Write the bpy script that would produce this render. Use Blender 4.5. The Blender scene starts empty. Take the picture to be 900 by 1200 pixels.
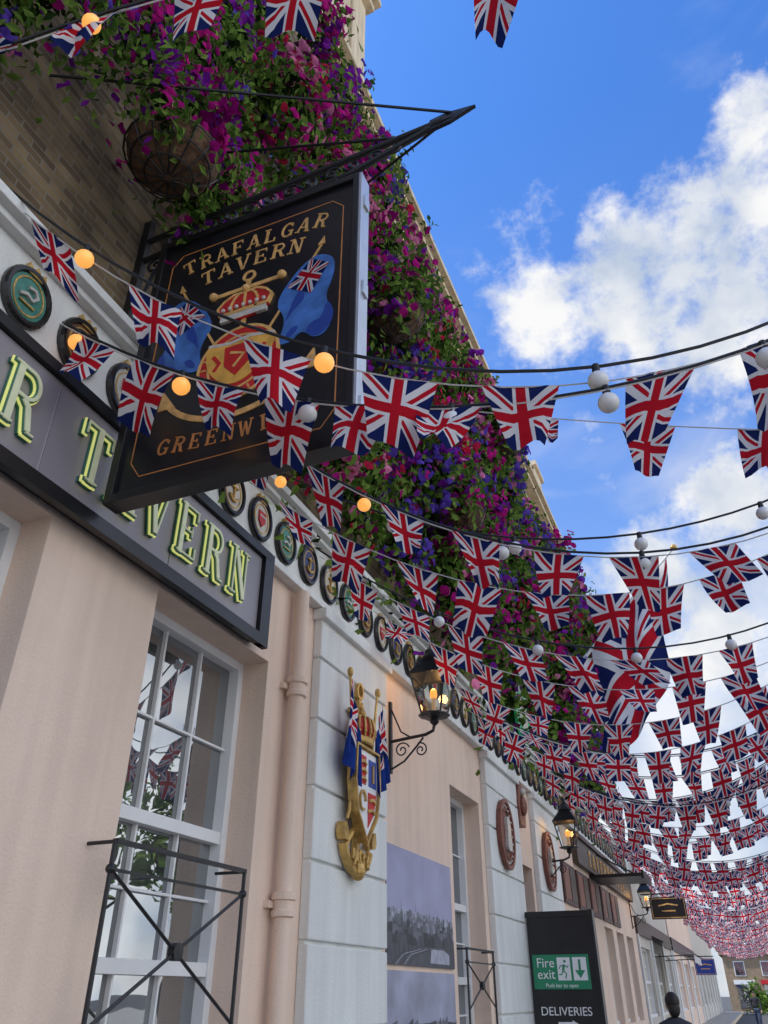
import bpy, math, random
import numpy as np
from mathutils import Vector, Matrix
random.seed(7); rng=np.random.default_rng(7)
scene=bpy.context.scene
COL=scene.collection
rad=math.radians

# ------------------------------------------------------------------ materials
def newmat(name):
    m=bpy.data.materials.new(name); m.use_nodes=True
    nt=m.node_tree; b=nt.nodes['Principled BSDF']
    return m,nt,b
def mat(name,col,rough=.6,var=.12,scale=3.,bump=0.,bscale=40.,metal=0.,emis=None,estr=0.,spec=.5,streak=0.):
    m,nt,b=newmat(name)
    N=nt.nodes; L=nt.links
    tc=N.new('ShaderNodeTexCoord')
    n=N.new('ShaderNodeTexNoise'); n.inputs['Scale'].default_value=scale; n.inputs['Detail'].default_value=5
    L.new(tc.outputs['Object'],n.inputs['Vector'])
    r=N.new('ShaderNodeMapRange'); r.inputs[1].default_value=.3; r.inputs[2].default_value=.7
    r.inputs[3].default_value=1-var; r.inputs[4].default_value=1+var*.6
    L.new(n.outputs['Fac'],r.inputs[0])
    fac=r.outputs[0]
    if streak>0:
        mp=N.new('ShaderNodeMapping'); mp.inputs['Scale'].default_value=(5,5,.35)
        L.new(tc.outputs['Object'],mp.inputs[0])
        n3=N.new('ShaderNodeTexNoise'); n3.inputs['Scale'].default_value=1.5; n3.inputs['Detail'].default_value=6
        L.new(mp.outputs[0],n3.inputs['Vector'])
        r3=N.new('ShaderNodeMapRange'); r3.inputs[1].default_value=.35; r3.inputs[2].default_value=.6
        r3.inputs[3].default_value=1-streak; r3.inputs[4].default_value=1
        L.new(n3.outputs['Fac'],r3.inputs[0])
        mm=N.new('ShaderNodeMath'); mm.operation='MULTIPLY'; L.new(fac,mm.inputs[0]); L.new(r3.outputs[0],mm.inputs[1]); fac=mm.outputs[0]
    v=N.new('ShaderNodeVectorMath'); v.operation='SCALE'; v.inputs[0].default_value=col[:3]
    L.new(fac,v.inputs['Scale']); L.new(v.outputs[0],b.inputs['Base Color'])
    b.inputs['Roughness'].default_value=rough; b.inputs['Metallic'].default_value=metal
    b.inputs['Specular IOR Level'].default_value=spec
    if bump>0:
        n2=N.new('ShaderNodeTexNoise'); n2.inputs['Scale'].default_value=bscale; n2.inputs['Detail'].default_value=4
        L.new(tc.outputs['Object'],n2.inputs['Vector'])
        bp=N.new('ShaderNodeBump'); bp.inputs['Strength'].default_value=bump; bp.inputs['Distance'].default_value=.02
        L.new(n2.outputs['Fac'],bp.inputs['Height']); L.new(bp.outputs[0],b.inputs['Normal'])
    if emis:
        b.inputs['Emission Color'].default_value=(*emis,1); b.inputs['Emission Strength'].default_value=estr
        m.cycles.emission_sampling='NONE'
    return m
M={}
M['cream']=mat('cream_stucco',(.82,.63,.50),.75,.07,1.0,.3,50,streak=.07)
M['white']=mat('pilaster_white_stucco',(.78,.79,.76),.7,.06,1.3,.3,45,streak=.10)
M['trim']=mat('white_gloss_paint',(.80,.80,.79),.35,.04,4)
M['stonecream']=mat('parapet_stone',(.72,.59,.40),.8,.12,1.5,.3,20,streak=.25)
M['black']=mat('black_paint',(.012,.012,.014),.35,.3,6)
M['iron']=mat('wrought_iron',(.015,.015,.017),.4,.3,20,.2,80)
M['gold']=mat('gold_leaf',(.60,.38,.12),.42,.4,9,.4,50,metal=.5)
M['goldflat']=mat('gold_sign_paint',(.78,.45,.15),.45,.35,14)
M['yellow']=mat('shield_yellow_paint',(.78,.42,.08),.45,.3,10)
M['orange']=mat('orange_sign_paint',(.62,.25,.07),.5,.2,14)
M['red']=mat('red_paint',(.55,.02,.02),.45,.2,10)
M['blue']=mat('blue_paint',(.02,.06,.33),.45,.2,10)
M['paleblue']=mat('pale_blue_paint',(.06,.18,.52),.45,.5,6)
M['board']=mat('sign_board_black',(.012,.013,.017),.30,.4,3)
M['alu']=mat('sign_edge_metal',(.6,.62,.65),.35,.1,5,metal=.6)
M['fascia']=mat('fascia_grey',(.29,.27,.30),.38,.08,1.5)
M['seam']=mat('fascia_seam_grey',(.45,.43,.45),.4,.08,1.5)
M['letter']=mat('letter_face',(.62,.66,.46),.4,.15,8,emis=(.9,.9,.5),estr=.10)  # faint emission added so the letter faces look brighter
M['lside']=mat('letter_return_teal',(.05,.18,.14),.4,.2,8)
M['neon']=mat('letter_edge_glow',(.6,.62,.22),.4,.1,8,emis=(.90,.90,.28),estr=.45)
M['soil']=mat('coir_basket',(.16,.09,.05),.95,.4,20,.8,40)
M['copper']=mat('plaque_terracotta',(.24,.085,.055),.5,.3,8,.5,30)
M['darkbrown']=mat('dark_menu_board',(.06,.022,.018),.5,.5,9)
M['brownfascia']=mat('brown_fascia',(.075,.05,.035),.5,.3,4)
M['teal']=mat('badge_teal',(.06,.26,.20),.4,.3,20)
M['brown']=mat('badge_brown',(.17,.08,.04),.4,.4,20)
M['navy']=mat('badge_navy',(.03,.05,.16),.4,.3,20)
M['badgewhite']=mat('badge_cream',(.6,.57,.5),.4,.2,20)
M['green']=mat('fire_exit_green',(.02,.25,.12),.4,.08,6)
M['signwhite']=mat('sign_white',(.8,.8,.8),.5,.03,6)
M['rim']=mat('badge_rim',(.02,.017,.015),.25,.3,9)
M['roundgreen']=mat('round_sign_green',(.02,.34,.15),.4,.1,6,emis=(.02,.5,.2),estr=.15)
M['asphalt']=mat('asphalt',(.07,.07,.072),.9,.3,2,.6,90)
M['paving']=mat('paving',(.36,.34,.30),.85,.2,2,.4,60)
M['roof']=mat('roof_tile',(.13,.07,.05),.8,.3,4,.5,20)
M['distbrick']=mat('distant_brick',(.30,.22,.14),.85,.2,3,.3,30)
M['paleshop']=mat('pale_render',(.58,.54,.47),.8,.1,1,.2,30,streak=.15)
M['cord']=mat('bunting_cord',(.6,.58,.55),.8,.1,5)
M['cable']=mat('black_cable',(.015,.015,.015),.6,.2,5)
M['bulbwhite']=mat('opal_bulb',(.80,.80,.78),.25,.03,5)
M['bulblit']=mat('lit_bulb',(.8,.40,.12),.3,.03,5,emis=(1.,.42,.08),estr=.85)
M['pole']=mat('painted_pole',(.05,.05,.055),.4,.2,5)
M['bark']=mat('tree_bark',(.14,.11,.08),.9,.4,6,.8,20)
M['skin']=mat('skin',(.5,.3,.22),.5,.08,10)
M['hair']=mat('hair',(.02,.013,.01),.6,.4,60)
M['coat']=mat('dark_clothing',(.03,.032,.045),.85,.2,20)
M['jeans']=mat('jeans',(.04,.06,.12),.85,.2,30)
M['reddoor']=mat('dark_door',(.03,.03,.035),.4,.3,3)
for i,c in enumerate(((.02,.021,.03),(.06,.062,.08),(.13,.135,.17),(.26,.27,.34),(.42,.43,.52))): M['ink%d'%i]=mat('poster_ink_%d'%i,c,.45,.35,9)
M['postersky']=mat('poster_sky_print',(.35,.35,.52),.42,.22,1.6)
M['poster2']=mat('printed_poster_pale',(.34,.35,.46),.45,.3,2.5)

def glassmat():
    m=bpy.data.materials.new('window_glass'); m.use_nodes=True; nt=m.node_tree; N=nt.nodes; L=nt.links
    out=N['Material Output']; b=N['Principled BSDF']; b.inputs['Roughness'].default_value=.5
    tc=N.new('ShaderNodeTexCoord')
    n=N.new('ShaderNodeTexNoise'); n.inputs['Scale'].default_value=1.6; L.new(tc.outputs['Object'],n.inputs['Vector'])
    cr=N.new('ShaderNodeValToRGB'); cr.color_ramp.elements[0].position=.42; cr.color_ramp.elements[0].color=(.010,.011,.012,1)
    cr.color_ramp.elements[1].position=.66; cr.color_ramp.elements[1].color=(.06,.06,.056,1)
    L.new(n.outputs['Fac'],cr.inputs[0]); L.new(cr.outputs[0],b.inputs['Base Color'])
    g=N.new('ShaderNodeBsdfGlossy'); g.inputs['Roughness'].default_value=.012; g.inputs['Color'].default_value=(.9,.93,.95,1)
    n2=N.new('ShaderNodeTexNoise'); n2.inputs['Scale'].default_value=2.2; n2.inputs['Detail'].default_value=1
    L.new(tc.outputs['Object'],n2.inputs['Vector'])
    bp=N.new('ShaderNodeBump'); bp.inputs['Strength'].default_value=.10; bp.inputs['Distance'].default_value=.03
    L.new(n2.outputs['Fac'],bp.inputs['Height']); L.new(bp.outputs[0],g.inputs['Normal'])
    mx=N.new('ShaderNodeMixShader'); mx.inputs[0].default_value=.36
    L.new(b.outputs[0],mx.inputs[1]); L.new(g.outputs[0],mx.inputs[2]); L.new(mx.outputs[0],out.inputs[0])
    return m
M['glass']=glassmat()

def brickmat():
    m,nt,b=newmat('london_stock_brick'); N=nt.nodes; L=nt.links
    tc=N.new('ShaderNodeTexCoord'); sp=N.new('ShaderNodeSeparateXYZ'); L.new(tc.outputs['Object'],sp.inputs[0])
    cb=N.new('ShaderNodeCombineXYZ'); L.new(sp.outputs['Y'],cb.inputs[0]); L.new(sp.outputs['Z'],cb.inputs[1])
    br=N.new('ShaderNodeTexBrick'); br.inputs['Scale'].default_value=1.0
    br.inputs['Brick Width'].default_value=.225; br.inputs['Row Height'].default_value=.075; br.inputs['Mortar Size'].default_value=.006
    br.inputs['Color1'].default_value=(.27,.19,.10,1); br.inputs['Color2'].default_value=(.12,.08,.045,1); br.inputs['Mortar'].default_value=(.22,.20,.16,1)
    L.new(cb.outputs[0],br.inputs['Vector'])
    n=N.new('ShaderNodeTexNoise'); n.inputs['Scale'].default_value=2.5; n.inputs['Detail'].default_value=6; L.new(tc.outputs['Object'],n.inputs['Vector'])
    r=N.new('ShaderNodeMapRange'); r.inputs[1].default_value=.3; r.inputs[2].default_value=.7; r.inputs[3].default_value=.5; r.inputs[4].default_value=1.3
    L.new(n.outputs['Fac'],r.inputs[0])
    v=N.new('ShaderNodeVectorMath'); v.operation='SCALE'; L.new(br.outputs['Color'],v.inputs[0]); L.new(r.outputs[0],v.inputs['Scale'])
    L.new(v.outputs[0],b.inputs['Base Color']); b.inputs['Roughness'].default_value=.9
    bp=N.new('ShaderNodeBump'); bp.inputs['Strength'].default_value=.5; bp.inputs['Distance'].default_value=.01; bp.invert=True
    L.new(br.outputs['Fac'],bp.inputs['Height']); L.new(bp.outputs[0],b.inputs['Normal'])
    return m
M['brick']=brickmat()

def mathn(nt,op,a,b=None,c=None):
    n=nt.nodes.new('ShaderNodeMath'); n.operation=op
    for i,x in enumerate((a,b,c)):
        if x is None: continue
        if isinstance(x,(int,float)): n.inputs[i].default_value=x
        else: nt.links.new(x,n.inputs[i])
    return n.outputs[0]
def unionmat(name,trans=.35,canton=False):
    """union flag drawn from the UVs of the cloth; canton=True -> blue ensign with the flag in its corner"""
    m=bpy.data.materials.new(name); m.use_nodes=True; nt=m.node_tree; N=nt.nodes; L=nt.links
    N.remove(N['Principled BSDF'])
    uv=N.new('ShaderNodeTexCoord'); sp=N.new('ShaderNodeSeparateXYZ'); L.new(uv.outputs['UV'],sp.inputs[0])
    U,V=sp.outputs['X'],sp.outputs['Y']
    if canton:
        u=mathn(nt,'MULTIPLY_ADD',U,3.0,-1.); v=mathn(nt,'MULTIPLY_ADD',V,3.2,-2.2)
    else:
        u=mathn(nt,'MULTIPLY_ADD',U,2.,-1.); v=mathn(nt,'MULTIPLY_ADD',V,2.,-1.)
    au=mathn(nt,'ABSOLUTE',u); av=mathn(nt,'ABSOLUTE',v)
    lt=lambda a,b: mathn(nt,'LESS_THAN',a,b)
    mx=lambda a,b: mathn(nt,'MAXIMUM',a,b)
    mu=lambda a,b: mathn(nt,'MULTIPLY',a,b)
    sg=mathn(nt,'SIGN',u)
    d1=mathn(nt,'SUBTRACT',u,v); d2=mathn(nt,'ADD',u,v)
    wd=mx(lt(mathn(nt,'ABSOLUTE',d1),.25),lt(mathn(nt,'ABSOLUTE',d2),.25))
    e1=mu(d1,sg); e2=mu(d2,sg)
    rd1=mu(lt(e1,.16),mathn(nt,'GREATER_THAN',e1,0.)); rd2=mu(lt(e2,.0),mathn(nt,'GREATER_THAN',e2,-.16))
    rd=mx(rd1,rd2)
    wc=mx(lt(au,.21),lt(av,.25)); rc=mx(lt(au,.125),lt(av,.15))
    def mixc(f,a,b):
        n=N.new('ShaderNodeMix'); n.data_type='RGBA'; L.new(f,n.inputs[0])
        for i,x in ((6,a),(7,b)):
            if isinstance(x,tuple): n.inputs[i].default_value=(*x,1)
            else: L.new(x,n.inputs[i])
        return n.outputs[2]
    blue=(.016,.026,.12); white=(.80,.78,.78); red=(.56,.016,.03)
    c=mixc(wd,blue,white); c=mixc(rd,c,red); c=mixc(wc,c,white); c=mixc(rc,c,red)
    if canton:
        inside=mu(lt(au,1.),lt(av,1.))
        c=mixc(inside,(.02,.05,.25),c)
    geo=N.new('ShaderNodeTexCoord'); n=N.new('ShaderNodeTexNoise'); n.inputs['Scale'].default_value=1.7; L.new(geo.outputs['Object'],n.inputs['Vector'])
    r=N.new('ShaderNodeMapRange'); r.inputs[1].default_value=.3;r.inputs[2].default_value=.7;r.inputs[3].default_value=.8;r.inputs[4].default_value=1.12
    L.new(n.outputs['Fac'],r.inputs[0])
    vs=N.new('ShaderNodeVectorMath'); vs.operation='SCALE'; L.new(c,vs.inputs[0]); L.new(r.outputs[0],vs.inputs['Scale'])
    df=N.new('ShaderNodeBsdfDiffuse'); tr=N.new('ShaderNodeBsdfTranslucent'); ms=N.new('ShaderNodeMixShader'); ms.inputs[0].default_value=trans
    L.new(vs.outputs[0],df.inputs[0]); L.new(vs.outputs[0],tr.inputs[0]); L.new(df.outputs[0],ms.inputs[1]); L.new(tr.outputs[0],ms.inputs[2])
    L.new(ms.outputs[0],N['Material Output'].inputs[0])
    return m
M['flag']=unionmat('union_flag_cloth',.4)
M['bigflag']=unionmat('large_flag_cloth',.2)
M['ensign']=unionmat('blue_ensign_cloth',.2,True)

def leafmat(name,col,tr=.4,rough=.5):
    m=bpy.data.materials.new(name); m.use_nodes=True; nt=m.node_tree; N=nt.nodes; L=nt.links
    N.remove(N['Principled BSDF'])
    g=N.new('ShaderNodeTexCoord'); n=N.new('ShaderNodeTexNoise'); n.inputs['Scale'].default_value=5; L.new(g.outputs['Object'],n.inputs['Vector'])
    r=N.new('ShaderNodeMapRange'); r.inputs[1].default_value=.3;r.inputs[2].default_value=.7;r.inputs[3].default_value=.5;r.inputs[4].default_value=1.3
    L.new(n.outputs['Fac'],r.inputs[0])
    v=N.new('ShaderNodeVectorMath'); v.operation='SCALE'; v.inputs[0].default_value=col; L.new(r.outputs[0],v.inputs['Scale'])
    b=N.new('ShaderNodeBsdfDiffuse'); L.new(v.outputs[0],b.inputs[0])
    t=N.new('ShaderNodeBsdfTranslucent'); L.new(v.outputs[0],t.inputs[0])
    ms=N.new('ShaderNodeMixShader'); ms.inputs[0].default_value=tr
    L.new(b.outputs[0],ms.inputs[1]); L.new(t.outputs[0],ms.inputs[2]); L.new(ms.outputs[0],N['Material Output'].inputs[0])
    return m
FM=[leafmat('leaf_mid',(.085,.17,.03)),leafmat('leaf_light',(.19,.30,.06)),leafmat('leaf_inner_shade',(.025,.05,.015)),
    leafmat('petal_magenta',(.56,.02,.26),.4),leafmat('petal_purple',(.24,.025,.36),.4),leafmat('petal_pink',(.80,.25,.44),.4),
    leafmat('petal_red',(.58,.025,.08),.4),leafmat('petal_violet',(.14,.075,.50),.4),leafmat('petal_plum',(.26,.008,.14),.4)]

# ------------------------------------------------------------------ mesh builder
class B:
    def __init__(s): s.v=[];s.f=[];s.m=[];s.mats=[]
    def mi(s,name):
        if name not in s.mats: s.mats.append(name)
        return s.mats.index(name)
    def add(s,vs,fs,m):
        o=len(s.v); s.v+= [tuple(v) for v in vs]; k=s.mi(m)
        for f in fs: s.f.append([i+o for i in f]); s.m.append(k)
    def box(s,x0,x1,y0,y1,z0,z1,m):
        s.add([(x0,y0,z0),(x1,y0,z0),(x1,y1,z0),(x0,y1,z0),(x0,y0,z1),(x1,y0,z1),(x1,y1,z1),(x0,y1,z1)],
              [(0,3,2,1),(4,5,6,7),(0,1,5,4),(1,2,6,5),(2,3,7,6),(3,0,4,7)],m)
    def quad(s,a,b,c,d,m): s.add([a,b,c,d],[(0,1,2,3)],m)
    def prism(s,poly,mp,d0,d1,m):
        n=len(poly)
        A=sum(poly[i][0]*poly[(i+1)%n][1]-poly[(i+1)%n][0]*poly[i][1] for i in range(n))
        if A<0: poly=poly[::-1]
        vs=[mp(a,b,d0) for a,b in poly]+[mp(a,b,d1) for a,b in poly]
        fs=[tuple(range(n-1,-1,-1)),tuple(range(n,2*n))]+[(i,(i+1)%n,(i+1)%n+n,i+n) for i in range(n)]
        s.add(vs,fs,m)
    def ribbon(s,pts,w,mp,d0,d1,m):
        P=[Vector((p[0],p[1])) for p in pts]; n=len(P); Lf=[];Rt=[]
        for i in range(n):
            t=(P[min(i+1,n-1)]-P[max(i-1,0)]).normalized(); q=Vector((-t.y,t.x))*w/2
            Lf.append(P[i]+q); Rt.append(P[i]-q)
        vs=[];fs=[]
        for i in range(n):
            for p in (Lf[i],Rt[i]):
                vs.append(mp(p.x,p.y,d0)); vs.append(mp(p.x,p.y,d1))
        for i in range(n-1):
            a=i*4; b=a+4
            fs+= [(a+1,a+3,b+3,b+1),(a,b,b+2,a+2),(a,a+1,b+1,b),(a+2,b+2,b+3,a+3)]
        fs+= [(0,2,3,1),(4*n-4,4*n-3,4*n-1,4*n-2)]
        s.add(vs,fs,m)
    def tube(s,pts,r,m,seg=6):
        P=[Vector(p) for p in pts]; n=len(P); vs=[];fs=[]
        up=Vector((0,0,1)); prev=None
        for i in range(n):
            t=(P[min(i+1,n-1)]-P[max(i-1,0)]).normalized()
            if prev is None:
                a=t.cross(up)
                if a.length<.05: a=t.cross(Vector((1,0,0)))
                a.normalize()
            else:
                a=(prev-t*prev.dot(t)).normalized()
            prev=a; b=t.cross(a)
            rr=r[i] if isinstance(r,(list,tuple)) else r
            for k in range(seg):
                th=2*math.pi*k/seg; vs.append(P[i]+(a*math.cos(th)+b*math.sin(th))*rr)
        for i in range(n-1):
            for k in range(seg):
                fs.append((i*seg+k,i*seg+(k+1)%seg,(i+1)*seg+(k+1)%seg,(i+1)*seg+k))
        fs.append(tuple(range(seg-1,-1,-1))); fs.append(tuple((n-1)*seg+k for k in range(seg)))
        s.add(vs,fs,m)
    def lathe(s,prof,c,m,seg=12,ax=(1,1)):
        vs=[];fs=[];n=len(prof)
        for r,z in prof:
            for k in range(seg):
                th=2*math.pi*(k+.5)/seg; vs.append((c[0]+r*ax[0]*math.cos(th),c[1]+r*ax[1]*math.sin(th),c[2]+z))
        for i in range(n-1):
            for k in range(seg): fs.append((i*seg+k,i*seg+(k+1)%seg,(i+1)*seg+(k+1)%seg,(i+1)*seg+k))
        fs.append(tuple(range(seg-1,-1,-1))); fs.append(tuple((n-1)*seg+k for k in range(seg)))
        s.add(vs,fs,m)
    def ball(s,c,r,m,seg=10,rings=7,sc=(1,1,1)):
        vs=[];fs=[]
        for i in range(1,rings):
            ph=math.pi*i/rings
            for k in range(seg):
                th=2*math.pi*k/seg
                vs.append((c[0]+r*sc[0]*math.sin(ph)*math.cos(th),c[1]+r*sc[1]*math.sin(ph)*math.sin(th),c[2]+r*sc[2]*math.cos(ph)))
        a=len(vs); vs.append((c[0],c[1],c[2]+r*sc[2])); vs.append((c[0],c[1],c[2]-r*sc[2]))
        for i in range(rings-2):
            for k in range(seg): fs.append((i*seg+k,(i+1)*seg+k,(i+1)*seg+(k+1)%seg,i*seg+(k+1)%seg))
        for k in range(seg):
            fs.append((a,k,(k+1)%seg)); fs.append((a+1,(rings-2)*seg+(k+1)%seg,(rings-2)*seg+k))
        s.add(vs,fs,m)
    def make(s,name,parent=None,smooth=False,bevel=0.):
        me=bpy.data.meshes.new(name); me.from_pydata(s.v,[],s.f); 
        for k in s.mats: me.materials.append(M[k])
        me.polygons.foreach_set('material_index',s.m)
        if smooth: me.polygons.foreach_set('use_smooth',[True]*len(s.f))
        me.update()
        o=bpy.data.objects.new(name,me); COL.objects.link(o)
        if parent: o.parent=parent
        if smooth:
            try:
                me.set_sharp_from_angle(angle=rad(40))
            except Exception: pass
        if bevel>0:
            bv=o.modifiers.new('b','BEVEL'); bv.width=bevel; bv.segments=2; bv.limit_method='ANGLE'
        return o
def empty(name,loc=(0,0,0)):
    e=bpy.data.objects.new(name,None); e.location=loc; COL.objects.link(e); return e
def chaikin(P,n=2):
    for _ in range(n):
        Q=[]
        for i in range(len(P)):
            a=P[i]; b=P[(i+1)%len(P)]
            Q.append((a[0]*.75+b[0]*.25,a[1]*.75+b[1]*.25)); Q.append((a[0]*.25+b[0]*.75,a[1]*.25+b[1]*.75))
        P=Q
    return P

XW=-3.5
def FW(x0=XW): return lambda a,b,d:(x0+d,a,b)
def FY(y0,sg=-1): return lambda a,b,d:(a,y0+sg*d,b)
def circ(cx,cy,rx,ry,n=24,a0=0.): return [(cx+rx*math.cos(a0+2*math.pi*i/n),cy+ry*math.sin(a0+2*math.pi*i/n)) for i in range(n)]
def text(body,size,loc,rot,m,name,parent,ext=.003,align='CENTER'):
    c=bpy.data.curves.new(name,'FONT'); c.body=body; c.size=size; c.extrude=ext; c.align_x=align; c.align_y='CENTER'
    c.materials.append(M[m]); o=bpy.data.objects.new(name,c); o.location=loc; o.rotation_euler=rot; COL.objects.link(o)
    if parent: o.parent=parent
    return o

# stroke serif font -------------------------------------------------
T_,t_=.19,.085
def arc(cx,cy,rx,ry,a0,a1,n=10): return [(cx+rx*math.cos(rad(a0+(a1-a0)*i/n)),cy+ry*math.sin(rad(a0+(a1-a0)*i/n))) for i in range(n+1)]
def ser(x,y,h=.17): return ([(x-h,y),(x+h,y)],t_)
G={
'T':[([(.5,0),(.5,1)],T_),([(.04,.955),(.96,.955)],.1),([(.08,.74),(.08,.98)],.08),([(.92,.74),(.92,.98)],.08),ser(.5,.04,.2)],
'R':[([(.26,0),(.26,1)],T_),([(.2,.955)]+arc(.56,.735,.26,.22,90,-90)+[(.26,.515)],.12),([(.5,.5),(.66,.4),(.8,.05)],.17),ser(.24,.04),ser(.18,.96,.12),ser(.86,.04,.12)],
'A':[([(.16,.02),(.47,1)],.09),([(.5,1),(.84,.02)],T_),([(.27,.33),(.72,.33)],t_),ser(.15,.04,.15),ser(.84,.04,.17)],
'V':[([(.16,.98),(.5,0)],T_),([(.84,.98),(.53,0)],.09),ser(.16,.96,.17),ser(.85,.96,.15)],
'E':[([(.26,0),(.26,1)],T_),([(.1,.955),(.86,.955)],t_),([(.1,.045),(.88,.045)],t_),([(.26,.5),(.66,.5)],t_),([(.84,.76),(.84,.98)],.08),([(.86,.02),(.86,.26)],.08),([(.66,.4),(.66,.6)],.07)],
'F':[([(.26,0),(.26,1)],T_),([(.1,.955),(.86,.955)],t_),([(.26,.5),(.66,.5)],t_),([(.84,.74),(.84,.98)],.08),([(.66,.4),(.66,.6)],.07),ser(.26,.04,.2)],
'L':[([(.26,0),(.26,1)],T_),([(.1,.045),(.86,.045)],t_),([(.84,.02),(.84,.28)],.08),ser(.26,.96,.2)],
'N':[([(.2,0),(.2,1)],.09),([(.8,0),(.8,1)],.09),([(.22,1),(.78,0)],T_),ser(.2,.04,.17),ser(.14,.96,.14),ser(.8,.96,.17)],
'G':[(arc(.54,.5,.36,.46,45,315,14),.15),([(.84,.06),(.84,.42)],.15),([(.6,.43),(.96,.43)],t_),([(.82,.72),(.82,.95)],.07)],
'C':[(arc(.54,.5,.36,.46,45,315,14),.15),([(.82,.72),(.82,.95)],.07)],
'W':[([(.08,.98),(.3,0)],.16),([(.3,0),(.5,.9)],.08),([(.5,.9),(.7,0)],.16),([(.7,0),(.92,.98)],.08),ser(.08,.96,.13),ser(.92,.96,.12)],
'I':[([(.5,0),(.5,1)],T_),ser(.5,.04,.2),ser(.5,.96,.2)],
'H':[([(.22,0),(.22,1)],T_),([(.78,0),(.78,1)],T_),([(.22,.5),(.78,.5)],t_),ser(.22,.04),ser(.22,.96),ser(.78,.04),ser(.78,.96)],
}
def glyph(b,ch,x,y,w,h,mp,d0,th,m,grow=0.,rot=0.,thin=1.):
    k=0
    cr,sr=math.cos(rot),math.sin(rot)
    for pts,wd in G[ch]:
        P=[]
        for px,py in pts:
            a=(px-.5)*w; c=(py-.5)*h; P.append((x+a*cr-c*sr,y+a*sr+c*cr))
        if grow and len(P)>1:
            a=Vector(P[0]);c=Vector(P[1]);t=(a-c).normalized()*grow/2; P[0]=tuple(a+t)
            a=Vector(P[-1]);c=Vector(P[-2]);t=(a-c).normalized()*grow/2; P[-1]=tuple(a+t)
        b.ribbon(P,max(.006,wd*thin*min(w*1.25,h)+grow),mp,d0,d0+th+k*.0007,m); k+=1

# ------------------------------------------------------------------ ground
g=B(); g.add([(-600,-600,0),(600,-600,0),(600,600,0),(-600,600,0)],[(0,1,2,3)],'asphalt'); g.make('ground')
g=B(); g.box(-3.49,-1.9,-14,95,0.004,.12,'paving'); g.box(-1.9,-1.78,-14,95,.004,.125,'stonecream'); g.make('pavement')
g=B(); g.add([(2.4,-60,.006),(60,-60,.006),(60,99,.006),(2.4,99,.006)],[(0,1,2,3)],'paving'); g.make('riverside_bounce_paving')  # unseen pale paving, added to bounce sunlight up onto the facade and flowers

# ------------------------------------------------------------------ tavern
tav=empty('tavern_building')
def wall(b,y0,y1,z0,z1,ops,x,depth,m,mr=None):
    ys=sorted({y0,y1}|{o[0] for o in ops}|{o[1] for o in ops}); zs=sorted({z0,z1}|{o[2] for o in ops}|{o[3] for o in ops})
    for i in range(len(ys)-1):
        for j in range(len(zs)-1):
            yc=(ys[i]+ys[i+1])/2; zc=(zs[j]+zs[j+1])/2
            if any(o[0]<yc<o[1] and o[2]<zc<o[3] for o in ops): continue
            b.quad((x,ys[i],zs[j]),(x,ys[i+1],zs[j]),(x,ys[i+1],zs[j+1]),(x,ys[i],zs[j+1]),m)
    mr=mr or m
    for a,c,e,f in ops:
        X=x-depth
        b.quad((x,a,e),(x,a,f),(X,a,f),(X,a,e),mr); b.quad((x,c,f),(x,c,e),(X,c,e),(X,c,f),mr)
        b.quad((x,a,f),(x,c,f),(X,c,f),(X,a,f),mr); b.quad((x,c,e),(x,a,e),(X,a,e),(X,c,e),mr)
def sash(b,y0,y1,z0,z1,x,rails,cols,fr=.075):
    """timber sash window: frame, glass, rails (z list), glazing bars"""
    b.box(x-.12,x-.10,y0,y1,z0,z1,'glass')
    b.box(x-.14,x,y0,y0+fr,z0,z1,'trim'); b.box(x-.14,x,y1-fr,y1,z0,z1,'trim')
    b.box(x-.14,x-.002,y0+fr,y1-fr,z1-fr,z1,'trim'); b.box(x-.14,x+.06,y0+fr,y1-fr,z0,z0+.09,'trim')
    zz=[z0+.09]+list(rails)+[z1-fr]
    for r in rails: b.box(x-.10,x-.015,y0+fr,y1-fr,r-.045,r+.045,'trim')
    for i in range(1,cols):
        yc=y0+fr+(y1-y0-2*fr)*i/cols; b.box(x-.10,x-.06,yc-.010,yc+.010,z0+.09,z1-fr,'trim')
    for i in range(len(zz)-1):
        zc=(zz[i]+zz[i+1])/2
        if zz[i+1]-zz[i]>.75: b.box(x-.10,x-.063,y0+fr,y1-fr,zc-.010,zc+.010,'trim')
# ground floor openings
gw=[(-8.2,-6.6),(-2.0,-.4),(1.4,3.0),(4.09,5.71),(10.9,12.35)]
ops=[(a,c,.85,4.15) for a,c in gw]+[(14.75,15.75,.12,3.6)]+[(a,a+1.5,.9,3.15) for a in (18.9,21.0,24.0,26.2,28.4)]
b=B(); wall(b,-14,31,0,5.02,ops,XW,.32,'cream'); b.make('ground_floor_wall',tav)
b=B()
for a,c in gw: sash(b,a,c,.85,4.15,XW-.25,[1.75,2.66],3)
for a in (18.9,21.0,24.0,26.2,28.4): sash(b,a,a+1.5,.9,3.15,XW-.2,[2.0],2)
b.make('ground_floor_windows',tav,bevel=.003)
b=B(); b.box(XW-.35,XW-.30,14.75,15.75,.12,3.6,'reddoor'); b.box(XW-.30,XW-.27,14.83,15.2,.3,2.2,'black'); b.make('side_door',tav)
b=B()
for a,c in gw: b.box(XW-.2,XW+.07,a-.06,c+.06,.76,.848,'white')
b.make('window_sills',tav,bevel=.01)
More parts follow.
